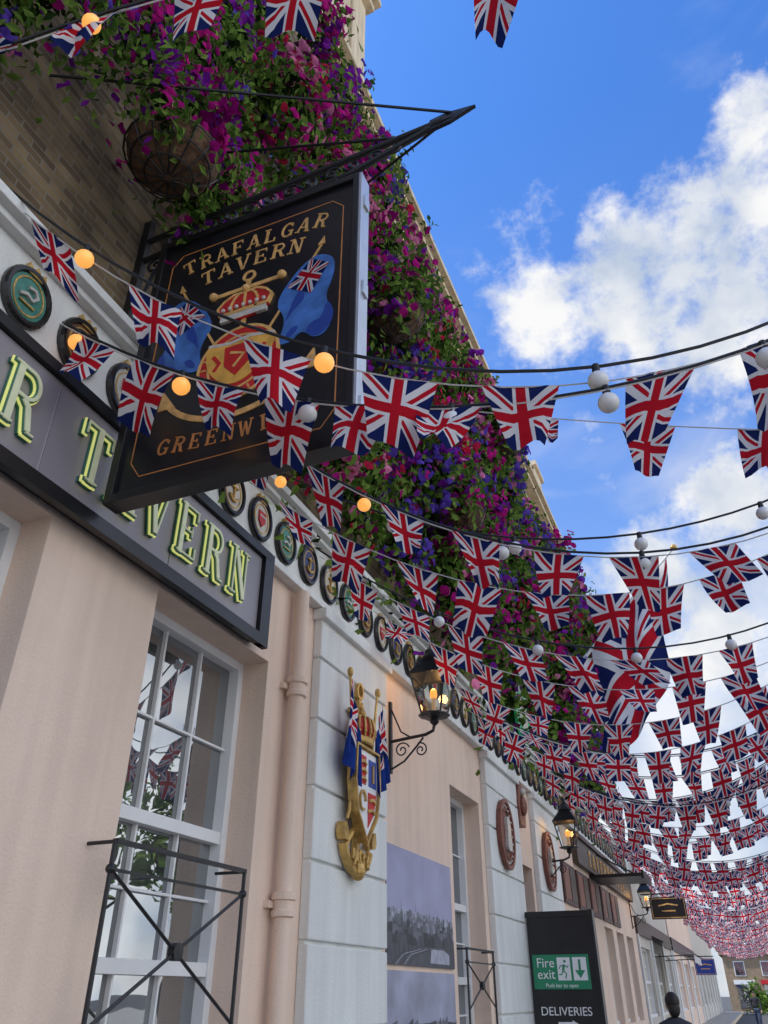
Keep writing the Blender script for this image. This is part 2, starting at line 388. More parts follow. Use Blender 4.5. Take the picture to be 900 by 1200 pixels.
# frieze & cornice
b=B()
b.box(XW-.05,XW+.05,-14,31,5.1,5.72,'white')
b.box(XW-.05,XW+.11,-14,31,5.02,5.1,'white')
b.box(XW-.05,XW+.13,-14,31,5.72,5.78,'white')
b.box(XW-.05,XW+.20,-14,31,5.78,5.86,'white')
b.box(XW-.05,XW+.15,-14,31,5.86,5.90,'stonecream')
b.make('cornice',tav,bevel=.008)
# upper wall
uops=[]
for yc in (-11,-7.5,-4,-.4,4.9,8.4,11.9,15.4,18.9,22.3):
    uops+= [(yc-.6,yc+.6,6.7,9.2),(yc-.6,yc+.6,10.4,12.3)]
b=B(); wall(b,-14,25.2,5.88,14.3,uops,XW-.04,.18,'brick'); b.quad((XW-.04,25.2,5.9),(XW-6,25.2,5.9),(XW-6,25.2,14.3),(XW-.04,25.2,14.3),'brick')
b.make('upper_brick_wall',tav)
b=B()
for a,c,e,f in uops: sash(b,a,c,e,f,XW-.14,[(e+f)/2],2,.06)
b.make('upper_windows',tav)
b=B()
b.box(XW-.3,XW+.0,-14,25.25,14.3,14.7,'stonecream'); b.box(XW-.3,XW+.28,-14,25.5,14.7,14.86,'stonecream'); b.box(XW-.3,XW+.4,-14,25.6,14.86,15.0,'stonecream')
b.box(XW-.5,XW-.06,-14,25.2,15.0,15.9,'stonecream'); b.box(XW-.55,XW+.04,-14,25.3,15.9,16.06,'stonecream')
b.box(XW-6,XW-.5,-14,25.2,14.3,15.0,'roof')
b.box(XW-1.6,XW-.3,23.9,25.1,15.0,18.4,'stonecream'); b.box(XW-1.7,XW-.2,23.8,25.2,18.4,18.6,'stonecream')
b.box(XW-5.8,XW-.09,-14,7.5,16.065,19.6,'stonecream'); b.box(XW-5.8,XW+.12,-14,7.62,19.6,19.85,'stonecream'); b.box(XW-5.8,XW+.25,-14,7.7,19.85,20.05,'stonecream'); b.box(XW-.09,XW-.03,6.9,7.5,16.065,19.6,'stonecream')
b.make('parapet',tav,bevel=.01)
b=B(); b.box(XW-8,XW-.36,-14,31,5.4,5.88,'roof'); b.box(XW-8,XW-7.9,-14,31,0,5.4,'brick'); b.box(XW-8,XW-.36,30.9,31,0,5.4,'paleshop'); b.make('rear_volume',tav)
# pilasters (rusticated)
b=B()
def pil(y0,y1):
    edges=[.12,.71,1.34,1.97,2.6,3.23,3.86,4.48,5.0]
    b.box(XW-.01,XW+.06,y0+.02,y1-.02,.12,5.0,'white')
    for i in range(len(edges)-1):
        b.box(XW-.0,XW+.10,y0,y1,edges[i]+.015,edges[i+1]-.015,'white')
    b.box(XW,XW+.16,y0-.04,y1+.04,4.9,5.015,'white')
for a,c in ((6.55,8.3),(12.55,14.6),(15.95,18.1)): pil(a,c)
b.make('rusticated_pilasters',tav,bevel=.012)
# downpipe
b=B()
px,py=XW+.11,6.07
b.lathe([(.07,0.1),(.07,4.98)],(px,py,0),'cream',16)
for z in (.6,2.2,4.0): b.lathe([(.07,-.09),(.095,-.08),(.095,-.04),(.082,-.03),(.082,.03),(.1,.04),(.1,.09),(.07,.1)],(px,py,z),'cream',16); b.box(XW-.0,XW+.05,py-.13,py+.13,z-.02,z+.03,'cream')
b.make('downpipe',tav,smooth=True)

# ------------------------------------------------------------------ fascia sign
fs=empty('tavern_fascia_sign')
b=B(); FX=XW+.10
b.box(XW+.002,FX,-1.3,5.36,4.2,5.02,'black')
b.box(FX,FX+.06,-1.3,5.36,4.14,4.24,'black'); b.box(FX,FX+.06,-1.3,5.36,4.97,5.05,'black'); b.box(FX,FX+.058,5.27,5.42,4.14,5.05,'black'); b.box(FX,FX+.058,-1.36,-1.2,4.14,5.05,'black')
y=-1.2
for w in (1.3,1.3,1.3,1.3,1.27): b.box(FX,FX+.02,y+.008,min(y+w,5.27)-.008,4.25,4.96,'fascia'); y+=w
b.box(FX,FX+.012,-1.2,5.27,4.24,4.97,'seam')
b.make('board',fs)
word='TRAFALGAR'; ys=[2.42-.36*(8-i) for i in range(9)]
ys2=[3.06,3.38,3.74,4.10,4.46,4.84]
b1=B();b2=B()
for ch,yc in list(zip(word,ys))+list(zip('TAVERN',ys2)):
    glyph(b1,ch,yc,4.605,.29,.45,FW(FX),.02,.02,'lside',grow=.012,thin=.9)
    glyph(b1,ch,yc,4.605,.29,.45,FW(FX),.052,.008,'neon',grow=.018,thin=.9)
    glyph(b2,ch,yc,4.605,.29,.45,FW(FX),.066,.010,'lside',grow=.002,thin=.8)
    glyph(b2,ch,yc,4.605,.29,.45,FW(FX),.079,.008,'letter',grow=-.014,thin=.85)
b1.make('letter_edges',fs); b2.make('letters',fs)

# ------------------------------------------------------------------ ship badges on the frieze
def badge_mesh(inner,motif):
    b=B(); mp=lambda a,c,d:(d,a,c)
    n=28
    prof=[(.19,.0),(.19,.03),(.178,.05),(.155,.05),(.145,.028)]
    vs=[];fsx=[]
    for r,d in prof:
        for k in range(n):
            th=2*math.pi*k/n; vs.append((d,r*math.cos(th),r*1.22*math.sin(th)))
    for i in range(len(prof)-1):
        for k in range(n): fsx.append((i*n+k,i*n+(k+1)%n,(i+1)*n+(k+1)%n,(i+1)*n+k))
    b.add(vs,fsx,'rim')
    b.prism(circ(0,0,.15,.18,n),mp,.0,.03,inner)
    b.ribbon(circ(0,0,.118,.148,n)+[(.118,0)],.012,mp,.03,.036,'gold')
    if motif==0:
        b.ribbon([(0,-.09),(0,.08)],.018,mp,.03,.05,'gold'); b.ribbon([(-.05,.05),(.05,.05)],.016,mp,.03,.052,'gold'); b.ribbon(arc(0,-.02,.07,.07,200,340,8),.018,mp,.03,.054,'gold')
    elif motif==1:
        b.prism([(-.06,.07),(.06,.07),(.055,-.03),(0,-.09),(-.055,-.03)],mp,.03,.045,'red'); b.ribbon([(-.05,.02),(.05,.02)],.02,mp,.045,.05,'badgewhite')
    else:
        b.ribbon([(-.07,-.03),(-.02,.0),(.03,-.02),(.06,.03),(.03,.07),(-.02,.06)],.022,mp,.03,.05,'badgewhite'); b.ribbon([(-.06,-.07),(.06,-.07)],.014,mp,.03,.045,'gold')
    b.prism([(-.09,.17),(.09,.17),(.07,.25),(.03,.22),(0,.26),(-.03,.22),(-.07,.25)],mp,.0,.045,'gold')
    o=b.make('ship_badge_proto'); me=o.data; bpy.data.objects.remove(o); return me
bm=[badge_mesh('teal',2),badge_mesh('brown',0),badge_mesh('badgewhite',1),badge_mesh('navy',0),badge_mesh('badgewhite',0)]
i=0
order=[0,1,2,3,1,4,2,0,3,4]
y=2.30-.49*5
while y<30.5:
    o=bpy.data.objects.new('ship_badge',bm[order[(i+5)%10]]); o.location=(XW+.052,y,5.38); COL.objects.link(o)
    y+=.49; i+=1

# ------------------------------------------------------------------ window railings
def railing(y0,y1,z0,z1,x,name='window_guard_railing'):
    b=B(); h=(y0+y1)/2; zc=(z0+z1)/2; 
    for yy in (y0,y1): b.tube([(x,yy,z0-.25),(x,yy,z1)],.014,'iron',8); b.tube([(x,yy,z1-.005),(XW-.05,yy,z1-.005)],.012,'iron',6); b.ball((x,yy,z1-.15),.03,'iron')
    b.box(x-.02,x+.02,y0,y1,z1-.012,z1+.012,'iron'); b.box(x-.012,x+.012,y0,y1,z1-.16,z1-.145,'iron'); b.box(x-.015,x+.015,y0,y1,z0-.25,z0-.22,'iron')
    for s in (1,-1):
        b.tube([(x+.002*s,y0,zc-s*(z1-.15-zc)),(x+.002*s,y1,zc+s*(z1-.15-zc))],.011,'iron',6)
    n=14
    b.lathe([(.005,-.03),(.05,-.025),(.05,.025),(.005,.03)],(0,0,0),'iron',n)
    cnt=4*n
    for k in range(len(b.v)-cnt,len(b.v)):
        vx,vy,vz=b.v[k]; b.v[k]=(x+vz,h+vx,zc+vy)
    b.make(name)
railing(3.86,5.3,1.28,2.36,XW+.2)
railing(1.1,2.9,1.28,2.36,XW+.2)
railing(10.95,12.2,1.28,2.1,XW+.12)

# ------------------------------------------------------------------ hanging sign and bracket
Y0=3.2
hs=empty('hanging_pub_sign')
xl,xr,zb,zt=-3.26,-1.49,4.26,6.76
b=B()
b.box(xl+.05,xr-.05,Y0-.03,Y0+.05,zb+.05,zt-.05,'board')
b.box(xl,xl+.06,Y0-.06,Y0+.075,zb,zt,'black'); b.box(xr-.06,xr-.012,Y0-.06,Y0+.075,zb,zt,'black')
b.box(xl+.06,xr-.06,Y0-.06,Y0+.075,zb,zb+.06,'black'); b.box(xl+.06,xr-.06,Y0-.06,Y0+.075,zt-.06,zt,'black')
b.box(xr-.012,xr+.012,Y0-.055,Y0+.08,zb+.01,zt-.01,'alu')
for z in (zb+.3,zb+1.3,zt-.3): b.box(xr+.012,xr+.03,Y0-.02,Y0+.05,z-.06,z+.06,'alu')
b.make('board',hs,bevel=.004)
mp=FY(Y0-.03)
bw=xr-xl; bh=zt-zb
P=lambda a,c:(xl+bw*a, zb+bh*c)
b=B()
bd=[(.08,.12),(.08,.88),(.13,.92),(.87,.92),(.92,.88),(.92,.12),(.87,.07),(.13,.07),(.08,.12)]
b.ribbon([P(*q) for q in bd],.008,mp,.0,.003,'orange')
def arctext(s,cx,cz,w,h,sp,curve,m,thin=.85):
    n=len(s)
    for i,ch in enumerate(s):
        t=(i-(n-1)/2); a=t*sp; z=cz-curve*(t/n*2)**2
        glyph(b,ch,cx+a,z,w,h,mp,.0,.004,m,rot=-curve*t*1.6,thin=thin)
cx=xl+bw*.5
arctext('TRAFALGAR',cx,zb+bh*.865,.118,.15,.142,.05,'goldflat')
arctext('TAVERN',cx,zb+bh*.785,.128,.15,.150,.045,'goldflat')
arctext('GREENWICH',cx,zb+bh*.135,.100,.125,.125,-.035,'orange')
b.ribbon([P(.5,.16),P(.5,.70)],.04,mp,.0,.006,'goldflat'); b.ribbon([P(.34,.665),P(.66,.665)],.036,mp,.0,.007,'goldflat')
b.ribbon(circ(*P(.5,.712),.045,.045,16)+[(P(.5,.712)[0]+.045,P(.5,.712)[1])],.022,mp,.0,.008,'goldflat')
b.ball((P(.34,.665)[0],Y0-.04,P(.34,.665)[1]),.035,'goldflat'); b.ball((P(.66,.665)[0],Y0-.04,P(.66,.665)[1]),.035,'goldflat')
b.ribbon([(P(.5,.38)[0]+.60*math.cos(rad(t)),P(.5,.38)[1]+.47*math.sin(rad(t))) for t in range(208,333,6)],.045,mp,.0,.0075,'goldflat')
for sx in (-1,1):
    c0=P(.5+sx*.30,.295); b.prism([(c0[0]-.07,c0[1]-.05),(c0[0]+.07,c0[1]-.05),(c0[0]+sx*.05,c0[1]+.12)],mp,.0,.009,'goldflat')
q=lambda a,c:P(a,c)
for sx in (-1,1):
    p0=P(.5+sx*.10,.44); p1=P(.5+sx*.33,.74)
    b.ribbon([p0,p1],.018,mp,.0,.0055,'goldflat')
    b.prism([(p1[0]-.028,p1[1]),(p1[0]+.028,p1[1]),(p1[0]+sx*.02,p1[1]+.08)],mp,.0,.0091,'goldflat')
def ensign(sx):
    m_=lambda pts:[q(.5+sx*a,c) for a,c in chaikin(pts,3)]
    b.prism(m_([(.28,.71),(.39,.68),(.395,.60),(.355,.52),(.40,.45),(.375,.385),(.32,.375),(.27,.42),(.22,.385),(.165,.39),(.20,.48),(.13,.56)]),mp,.0,.0065,'paleblue')
    b.prism(m_([(.37,.51),(.405,.45),(.375,.39),(.32,.38),(.28,.41),(.31,.44),(.35,.44)]),mp,.0,.0080,'blue')
    b.prism(m_([(.19,.46),(.22,.50),(.28,.54),(.25,.585),(.22,.54)]),mp,.0,.0083,'blue')
    b.prism(m_([(.19,.40),(.235,.41),(.26,.44),(.22,.44)]),mp,.0,.0085,'blue')
ensign(1); ensign(-1)
c1=P(.5,.375)
b.prism(circ(c1[0],c1[1],.31,.32,36),mp,.0,.010,'red')
b.ribbon(circ(c1[0],c1[1],.31,.32,36)+[(c1[0]+.31,c1[1])],.024,mp,.0,.012,'goldflat')
b.ribbon(circ(c1[0],c1[1],.23,.24,36)+[(c1[0]+.23,c1[1])],.018,mp,.0,.013,'goldflat')
for k in range(22):
    a=2*math.pi*k/22
    if math.sin(a)<.35: b.ribbon([(c1[0]+.25*math.cos(a),c1[1]+.26*math.sin(a)),(c1[0]+.29*math.cos(a),c1[1]+.30*math.sin(a))],.014,mp,.0,.0135,'goldflat')
b.prism(chaikin([(c1[0]-.27,c1[1]+.25),(c1[0]-.08,c1[1]+.18),(c1[0]+.08,c1[1]+.22),(c1[0]+.29,c1[1]+.20),(c1[0]+.26,c1[1]+.0),(c1[0]+.13,c1[1]-.15),(c1[0],c1[1]-.21),(c1[0]-.13,c1[1]-.15),(c1[0]-.25,c1[1])],2),mp,.0,.015,'yellow')
b.ribbon([(c1[0]-.25,c1[1]+.21),(c1[0]-.08,c1[1]+.185),(c1[0]+.08,c1[1]+.205),(c1[0]+.27,c1[1]+.17)],.026,mp,.0,.017,'badgewhite')
b.prism([(c1[0]-.11,c1[1]+.15),(c1[0]+.11,c1[1]+.15),(c1[0]+.10,c1[1]-.02),(c1[0],c1[1]-.13),(c1[0]-.10,c1[1]-.02)],mp,.0,.019,'red')
b.ribbon([(c1[0]-.2,c1[1]+.1),(c1[0]-.14,c1[1]+.02),(c1[0]-.18,c1[1]-.04)],.03,mp,.0,.018,'red'); b.ribbon([(c1[0]+.21,c1[1]+.09),(c1[0]+.15,c1[1]+.02),(c1[0]+.18,c1[1]-.04)],.03,mp,.0,.018,'red')
b.ribbon([(c1[0]-.06,c1[1]+.09),(c1[0]+.05,c1[1]+.05),(c1[0]-.02,c1[1]-.05)],.024,mp,.0,.022,'goldflat')
c0=P(.5,.575)
K=1.2
cw=lambda a,c:(c0[0]+a*K,c0[1]+c*K)
b.prism([cw(*t) for t in chaikin([(-.15,-.08),(.15,-.08),(.19,.06),(.10,.16),(0,.12),(-.10,.16),(-.19,.06)],2)],mp,.0,.02,'red')
b.ribbon([cw(-.155,-.05),cw(.155,-.05)],.055,mp,.0,.023,'badgewhite')
b.ribbon([cw(-.16,-.015),cw(.16,-.015)],.028,mp,.0,.026,'goldflat')
for i,qq in enumerate((-.16,-.08,.0,.08,.16)):
    b.ribbon([cw(qq,-.02),cw(qq*1.15,.05),cw(qq*.9,.10),cw(qq*.5,.135),cw(0,.13)],.020,mp,.0,.0245+i*.0005,'goldflat')
for i in range(7): b.ball((c0[0]-.165+i*.055,Y0-.06,c0[1]+.02),.017,'badgewhite',6,4)
b.ball((c0[0],Y0-.055,c0[1]+.19),.03,'goldflat',8,6)
b.make('heraldic_artwork',hs)
def flagquad(name,pts,parent,m='flag'):
    me=bpy.data.meshes.new(name); me.from_pydata(pts,[],[(0,1,2,3)]); uv=me.uv_layers.new(name='UVMap')
    for i,c in enumerate([(0,0),(1,0),(1,1),(0,1)]): uv.data[i].uv=c
    me.materials.append(M[m]); o=bpy.data.objects.new(name,me); COL.objects.link(o); o.parent=parent; return o
def bp(a,c,d=.0105): 
    p=P(a,c); return (p[0],Y0-.03-d,p[1])
flagquad('painted_union_canton',[bp(.69,.60),bp(.80,.55),bp(.87,.65),bp(.79,.69)],hs)
flagquad('painted_union_canton_b',[bp(.20,.55),bp(.31,.60),bp(.21,.69),bp(.13,.65)],hs)

# wrought iron bracket
br=empty('wrought_iron_sign_bracket')
b=B()
def spiral(cx,cz,r0,a0,turns,sg,n=26,y=Y0):
    return [(cx+r0*(1-.85*i/n)*math.cos(a0+sg*turns*2*math.pi*i/n),y,cz+r0*(1-.85*i/n)*math.sin(a0+sg*turns*2*math.pi*i/n)) for i in range(n+1)]
zA=6.98
b.tube([(XW,Y0,zA+.0),(-.95,Y0,zA+.10)],.026,'iron',8)
b.tube([(XW,Y0,zA-.24),(-1.6,Y0,zA-.12),(-.95,Y0,zA+.07)],.026,'iron',8)
b.tube([(-1.0,Y0,zA+.09),(-.85,Y0,zA+.10),(-.62,Y0,zA+.12)],[.024,.034,.004],'iron',8)
b.prism([(-.98,zA+.03),(-.80,zA+.05),(-.60,zA+.13),(-.82,zA+.17),(-.95,zA+.15)],FY(Y0),-.014,.014,'iron')
for i in range(6):
    x=-3.2+i*.36; z=zA-.11+.02*i
    r=.10-.008*i
    b.tube(spiral(x,z,r,0,1.4,1),.013,'iron',5); b.tube(spiral(x+.17,z+.01,r,math.pi,1.4,1),.013,'iron',5)
b.box(XW-.04,XW+.03,Y0-.03,Y0+.03,zA-.9,zA+.25,'iron')
b.tube([(XW+.02,Y0,zA-.85),(XW+.12,Y0,zA-.6),(XW+.16,Y0,zA-.42),(XW+.35,Y0,zA-.2)],.018,'iron',6)
b.tube(spiral(XW+.16,zA-.35,.1,0,1.5,1),.013,'iron',5)
for x in (-3.05,-1.7): b.tube([(x,Y0,zt),(x,Y0,zA-.12)],.018,'iron',6); b.ball((x,Y0,zt+.03),.04,'iron',8,6)
b.tube([(XW-.03,1.95,7.46),(-.78,Y0-.01,7.13)],.012,'iron',6)
b.tube([(XW-.03,4.4,7.6),(-.78,Y0+.01,7.12)],.012,'iron',6)
b.tube([(XW-.03,Y0,8.2),(-1.2,Y0,7.08)],.012,'iron',6)
b.make('ironwork',br)

# ------------------------------------------------------------------ coat of arms on pilaster
ca=empty('royal_naval_coat_of_arms')
b=B(); cy,cz=7.36,3.30; W=FW(XW+.10)
b.ribbon([(cy,2.62),(cy,4.28)],.06,W,.02,.08,'gold'); b.ribbon([(cy-.2,4.12),(cy+.2,4.12)],.05,W,.02,.085,'gold')
b.ribbon(circ(cy,4.37,.07,.08,18)+[(cy+.07,4.37)],.03,W,.02,.082,'gold')
b.ribbon([(cy+.34*math.cos(rad(t)),2.98+.40*math.sin(rad(t))) for t in range(205,336,6)],.045,W,.02,.10,'gold')
for s in (-1,1): b.prism(chaikin([(cy+s*.24,2.82),(cy+s*.40,2.84),(cy+s*.36,3.04)],1),W,.02,.11,'gold')
for s in (-1,1):
    b.tube([(XW+.17,cy+s*(.06+.20*math.sin(t*.42)),2.98-.055*t) for t in range(9)],[.025+.010*math.sin(t) for t in range(9)],'gold',8)
    for kk in range(3): b.tube([(XW+.17+.02*kk,cy+s*(.08+.045*kk+.03*math.cos(t)),2.74-.03*kk+.05*math.sin(t)) for t in range(6)],.02,'gold',6)
    b.tube([(XW+.2,cy+s*(.31-.015*t),3.02+.035*t+.02*math.sin(t*2)) for t in range(6)],.018,'gold',6)
b.ball((XW+.19,cy,2.60),.065,'gold',10,7,(1,1,1.4))
sh=[(cy-.28,3.74),(cy+.28,3.74),(cy+.30,3.4),(cy+.23,3.1),(cy,2.84),(cy-.23,3.1),(cy-.30,3.4)]
b.prism(sh,W,.08,.15,'gold')
def sc(poly,k): return [(cy+(p[0]-cy)*k,3.34+(p[1]-3.34)*k) for p in poly]
b.prism(sc(sh,.93),W,.14,.162,'signwhite')
b.prism([(cy-.22,3.66),(cy-.03,3.66),(cy-.03,3.38),(cy-.23,3.38)],W,.162,.17,'red')
b.prism([(cy+.03,3.32),(cy+.23,3.32),(cy+.18,3.13),(cy+.03,2.98)],W,.162,.17,'red')
b.prism([(cy+.04,3.65),(cy+.22,3.65),(cy+.23,3.38),(cy+.04,3.38)],W,.162,.168,'blue')
for p in ((cy-.12,3.58),(cy-.12,3.5),(cy-.12,3.42),(cy+.12,3.24),(cy+.1,3.14)): b.ribbon([(p[0]-.08,p[1]),(p[0]+.02,p[1]+.02),(p[0]+.07,p[1]-.01)],.03,W,.165,.19,'gold')
b.ribbon([(cy+.13,3.6),(cy+.13,3.42)],.03,W,.165,.185,'gold'); b.ribbon(arc(cy-.11,3.22,.07,.09,0,300,10),.025,W,.165,.185,'gold')
b.ribbon(sh+[sh[0]],.026,W,.14,.19,'gold')
b.lathe([(.17,0),(.19,.02),(.19,.07),(.17,.08)],(XW+.2,cy,3.78),'gold',16,(.6,1))
b.lathe([(.15,.07),(.19,.16),(.15,.26),(.03,.30)],(XW+.2,cy,3.78),'red',16,(.6,1))
for k in range(8):
    th=math.pi*k/7-math.pi/2
    b.tube([(XW+.2+.6*r*math.cos(th),cy+r*math.sin(th),3.78+z) for r,z in ((.18,.07),(.215,.16),(.17,.27),(.03,.32))],.014,'gold',5)
    b.ball((XW+.2+.12*math.cos(th),cy+.195*math.sin(th),3.9),.022,'gold',6,4)
b.ball((XW+.2,cy,4.13),.04,'gold'); b.box(XW+.19,XW+.21,cy-.012,cy+.012,4.13,4.24,'gold'); b.box(XW+.192,XW+.208,cy-.035,cy+.035,4.18,4.205,'gold')
for s in (-1,1):
    b.tube([(XW+.2,cy+s*.16,3.3),(XW+.22,cy+s*.36,4.42)],.016,'gold',6); b.ball((XW+.222,cy+s*.368,4.46),.035,'gold',8,6,(1,1,1.6))
b.make('carving',ca,smooth=False,bevel=.005)
def drape(name,P0,P1,hgt,parent,m,sgn,folds=2.2,nx=26,ny=18):
    """cloth gathered along a staff from P0 (low) to P1 (high), falling in folds away from the shield"""
    vs=[];uvs=[];fs=[]
    for j in range(ny+1):
        t=j/ny
        for i in range(nx+1):
            a=i/nx
            base=Vector(P1).lerp(Vector(P0),a)
            xx=.05*math.sin(a*folds*2*math.pi+t*.8)*(.35+.65*t)
            yy=sgn*(.13*t*(1-.6*a)+.03*math.sin(a*5)*t)
            vs.append((base.x+xx,base.y+yy,base.z-hgt*t*(1-.3*a))); uvs.append((t,1-a))
    for j in range(ny):
        for i in range(nx):
            k=j*(nx+1)+i; fs.append((k,k+1,k+nx+2,k+nx+1))
    me=bpy.data.meshes.new(name); me.from_pydata(vs,[],fs); ul=me.uv_layers.new(name='UVMap')
    for l in me.loops: ul.data[l.index].uv=uvs[l.vertex_index]
    me.polygons.foreach_set('use_smooth',[True]*len(fs)); me.materials.append(M[m])
    o=bpy.data.objects.new(name,me); COL.objects.link(o); o.parent=parent; return o
drape('ensign_left',(XW+.26,cy-.19,3.86),(XW+.26,cy-.40,4.38),.80,ca,'ensign',-1)
drape('ensign_right',(XW+.26,cy+.22,3.86),(XW+.26,cy+.41,4.34),.80,ca,'ensign',1)

# ------------------------------------------------------------------ lanterns
def lgl():
    m=bpy.data.materials.new('lantern_glass'); m.use_nodes=True; nt=m.node_tree; N=nt.nodes; L=nt.links; N.remove(N['Principled BSDF'])
    t=N.new('ShaderNodeBsdfTransparent'); t.inputs[0].default_value=(.93,.93,.9,1); g=N.new('ShaderNodeBsdfGlossy'); g.inputs[1].default_value=.05
    fr=N.new('ShaderNodeFresnel'); mx=N.new('ShaderNodeMixShader'); L.new(fr.outputs[0],mx.inputs[0]); L.new(t.outputs[0],mx.inputs[1]); L.new(g.outputs[0],mx.inputs[2]); L.new(mx.outputs[0],N['Material Output'].inputs[0]); return m
M['lglass']=lgl()
def lantern(x,y,z,s=1.,yb=None):
    b=B(); yb=yb or y
    def ring(r,zz): return [(x+r*math.cos(rad(45+90*k)),y+r*math.sin(rad(45+90*k)),z+zz) for k in range(4)]
    lo=ring(.17*s,-.30*s); hi=ring(.33*s,.22*s); cap=ring(.13*s,.44*s)
    for k in range(4):
        b.tube([lo[k],hi[k]],.013*s,'iron',5); b.tube([hi[k],cap[k]],.013*s,'iron',5)
        for A in (lo,hi,cap): b.tube([A[k],A[(k+1)%4]],.015*s,'iron',5)
    b.add([tuple(Vector(v)+Vector((0,0,.012))) for v in hi]+[tuple(Vector(v)+Vector((0,0,.012))) for v in cap],[(k,(k+1)%4,(k+1)%4+4,k+4) for k in range(4)],'black')
    b.lathe([(.13*s,.44*s),(.15*s,.46*s),(.1*s,.52*s),(.1*s,.56*s),(.03*s,.62*s),(.035*s,.66*s),(.004,.74*s)],(x,y,z),'iron',10)
    b.lathe([(.02*s,-.42*s),(.06*s,-.38*s),(.05*s,-.33*s),(.2*s,-.30*s),(.2*s,-.285*s)],(x,y,z),'iron',10)
    b.ball((x,y,z-.02*s),.05*s,'bulblit',10,8,(1,1,1.5)); b.lathe([(.03*s,-.28*s),(.03*s,-.08*s)],(x,y,z),'badgewhite',8)
    zz=z-.40*s
    b.tube([(x,y,zz),(x-.02,y,zz-.08*s),(x-.12*s,y,zz-.12*s),(XW+.03,yb,zz-.16*s)],.02*s,'iron',6)
    b.box(XW+.001,XW+.03,yb-.03,yb+.03,zz-.55*s,zz+.35*s,'iron')
    def sp(cx,cz,r0,a0,turns,sg): return spiral(cx,cz,r0,a0,turns,sg,24,yb)
    b.tube([(XW+.03,yb,zz+.25*s),(XW+.16*s,yb,zz-.05*s),(XW+.3*s,yb,zz-.14*s)],.011*s,'iron',5)
    b.tube([(XW+.03,yb,zz-.5*s),(XW+.2*s,yb,zz-.42*s),(XW+.38*s,yb,zz-.24*s),(XW+.46*s,yb,zz-.15*s)],.013*s,'iron',5)
    b.tube(sp(XW+.17*s,zz-.28*s,.10*s,.3,1.5,1),.010*s,'iron',5)
    b.tube(sp(XW+.42*s,zz-.30*s,.09*s,2.0,1.5,-1),.010*s,'iron',5)
    o=b.make('wall_lantern')
    g2=B()
    gl=ring(.165*s,-.29*s); gh=ring(.322*s,.215*s)
    g2.add(gl+gh,[(k,(k+1)%4,(k+1)%4+4,k+4) for k in range(4)],'lglass'); g2.make('panes',o)
    L=bpy.data.lights.new('lantern_bulb','POINT'); L.energy=6; L.color=(1,.55,.2); L.shadow_soft_size=.06
    lo_=bpy.data.objects.new('lantern_bulb',L); lo_.location=(x,y,z+.12*s); COL.objects.link(lo_); lo_.parent=o
    return o
lantern(-2.92,8.62,4.70,.95)
lantern(-2.92,16.7,4.35,.95,16.7)
lantern(-2.92,30.3,4.35,.95)

# ------------------------------------------------------------------ posters (old photograph of the riverside, printed in blue-grey)
b=B(); xp=XW+.014; r=random.Random(3)
b.box(XW+.001,xp,8.48,10.72,1.86,3.03,'ink3')
b.quad((xp+.001,8.48,2.34),(xp+.001,10.72,2.34),(xp+.001,10.72,3.03),(xp+.001,8.48,3.03),'postersky')
W=FW(xp)
for row in range(7):
    zt_=2.37-.045*row; y=8.48; d=.002+row*.0012
    while y<10.72:
        w=r.uniform(.02,.08)*(1+row*.25); h=r.uniform(.0,.03)*(1+.25*row)
        y2=min(10.72,y+w)
        top=[(y2,zt_+h),(y,zt_+h)] if r.random()<.5 else [(y2,zt_+h),((y+y2)/2,zt_+h+.02),(y,zt_+h)]
        b.prism([(y,zt_-.12),(y2,zt_-.12)]+top,W,d,d+.0004,'ink%d'%max(0,min(4,int(r.gauss(3.3-row*.40,.8))))); y=y2
for y in (8.9,9.35,10.15): b.prism([(y,2.36),(y+.02,2.36),(y+.01,2.50)],W,.001,.0016,'ink2')
b.prism([(8.48,1.86),(10.72,1.86),(10.72,2.06),(8.48,2.06)],W,.0105,.0109,'ink1')
for k in range(5): b.ribbon([(8.6+k*.12,1.87),(8.85+k*.11,1.97),(9.4+k*.08,2.03),(10.6+k*.02,2.07)],.012,W,.0112,.0115+k*.0002,'ink3' if k%2 else 'ink0')
for k in range(16): 
    y=8.55+k*.135; z=1.93+.012*k; b.ribbon([(y,z),(y,z+.12)],.006,W,.0125,.013,'ink0')
b.prism([(9.8,1.9),(10.5,1.9),(10.5,2.0),(10.3,2.05),(9.85,2.04)],W,.013,.0135,'ink4')
b.make('photo_poster')
b=B(); b.box(XW+.001,XW+.014,8.48,10.72,.55,1.81,'poster2')
for row in range(4):
    y=8.48
    while y<10.72:
        w=r.uniform(.06,.3); y2=min(10.72,y+w); z=1.3-.14*row; b.prism([(y,z-.16),(y2,z-.16),(y2,z+r.uniform(0,.08)),(y,z+.02)],W,.002+row*.0012,.0024+row*.0012,'ink%d'%r.randint(1,3)); y=y2
b.make('photo_poster')

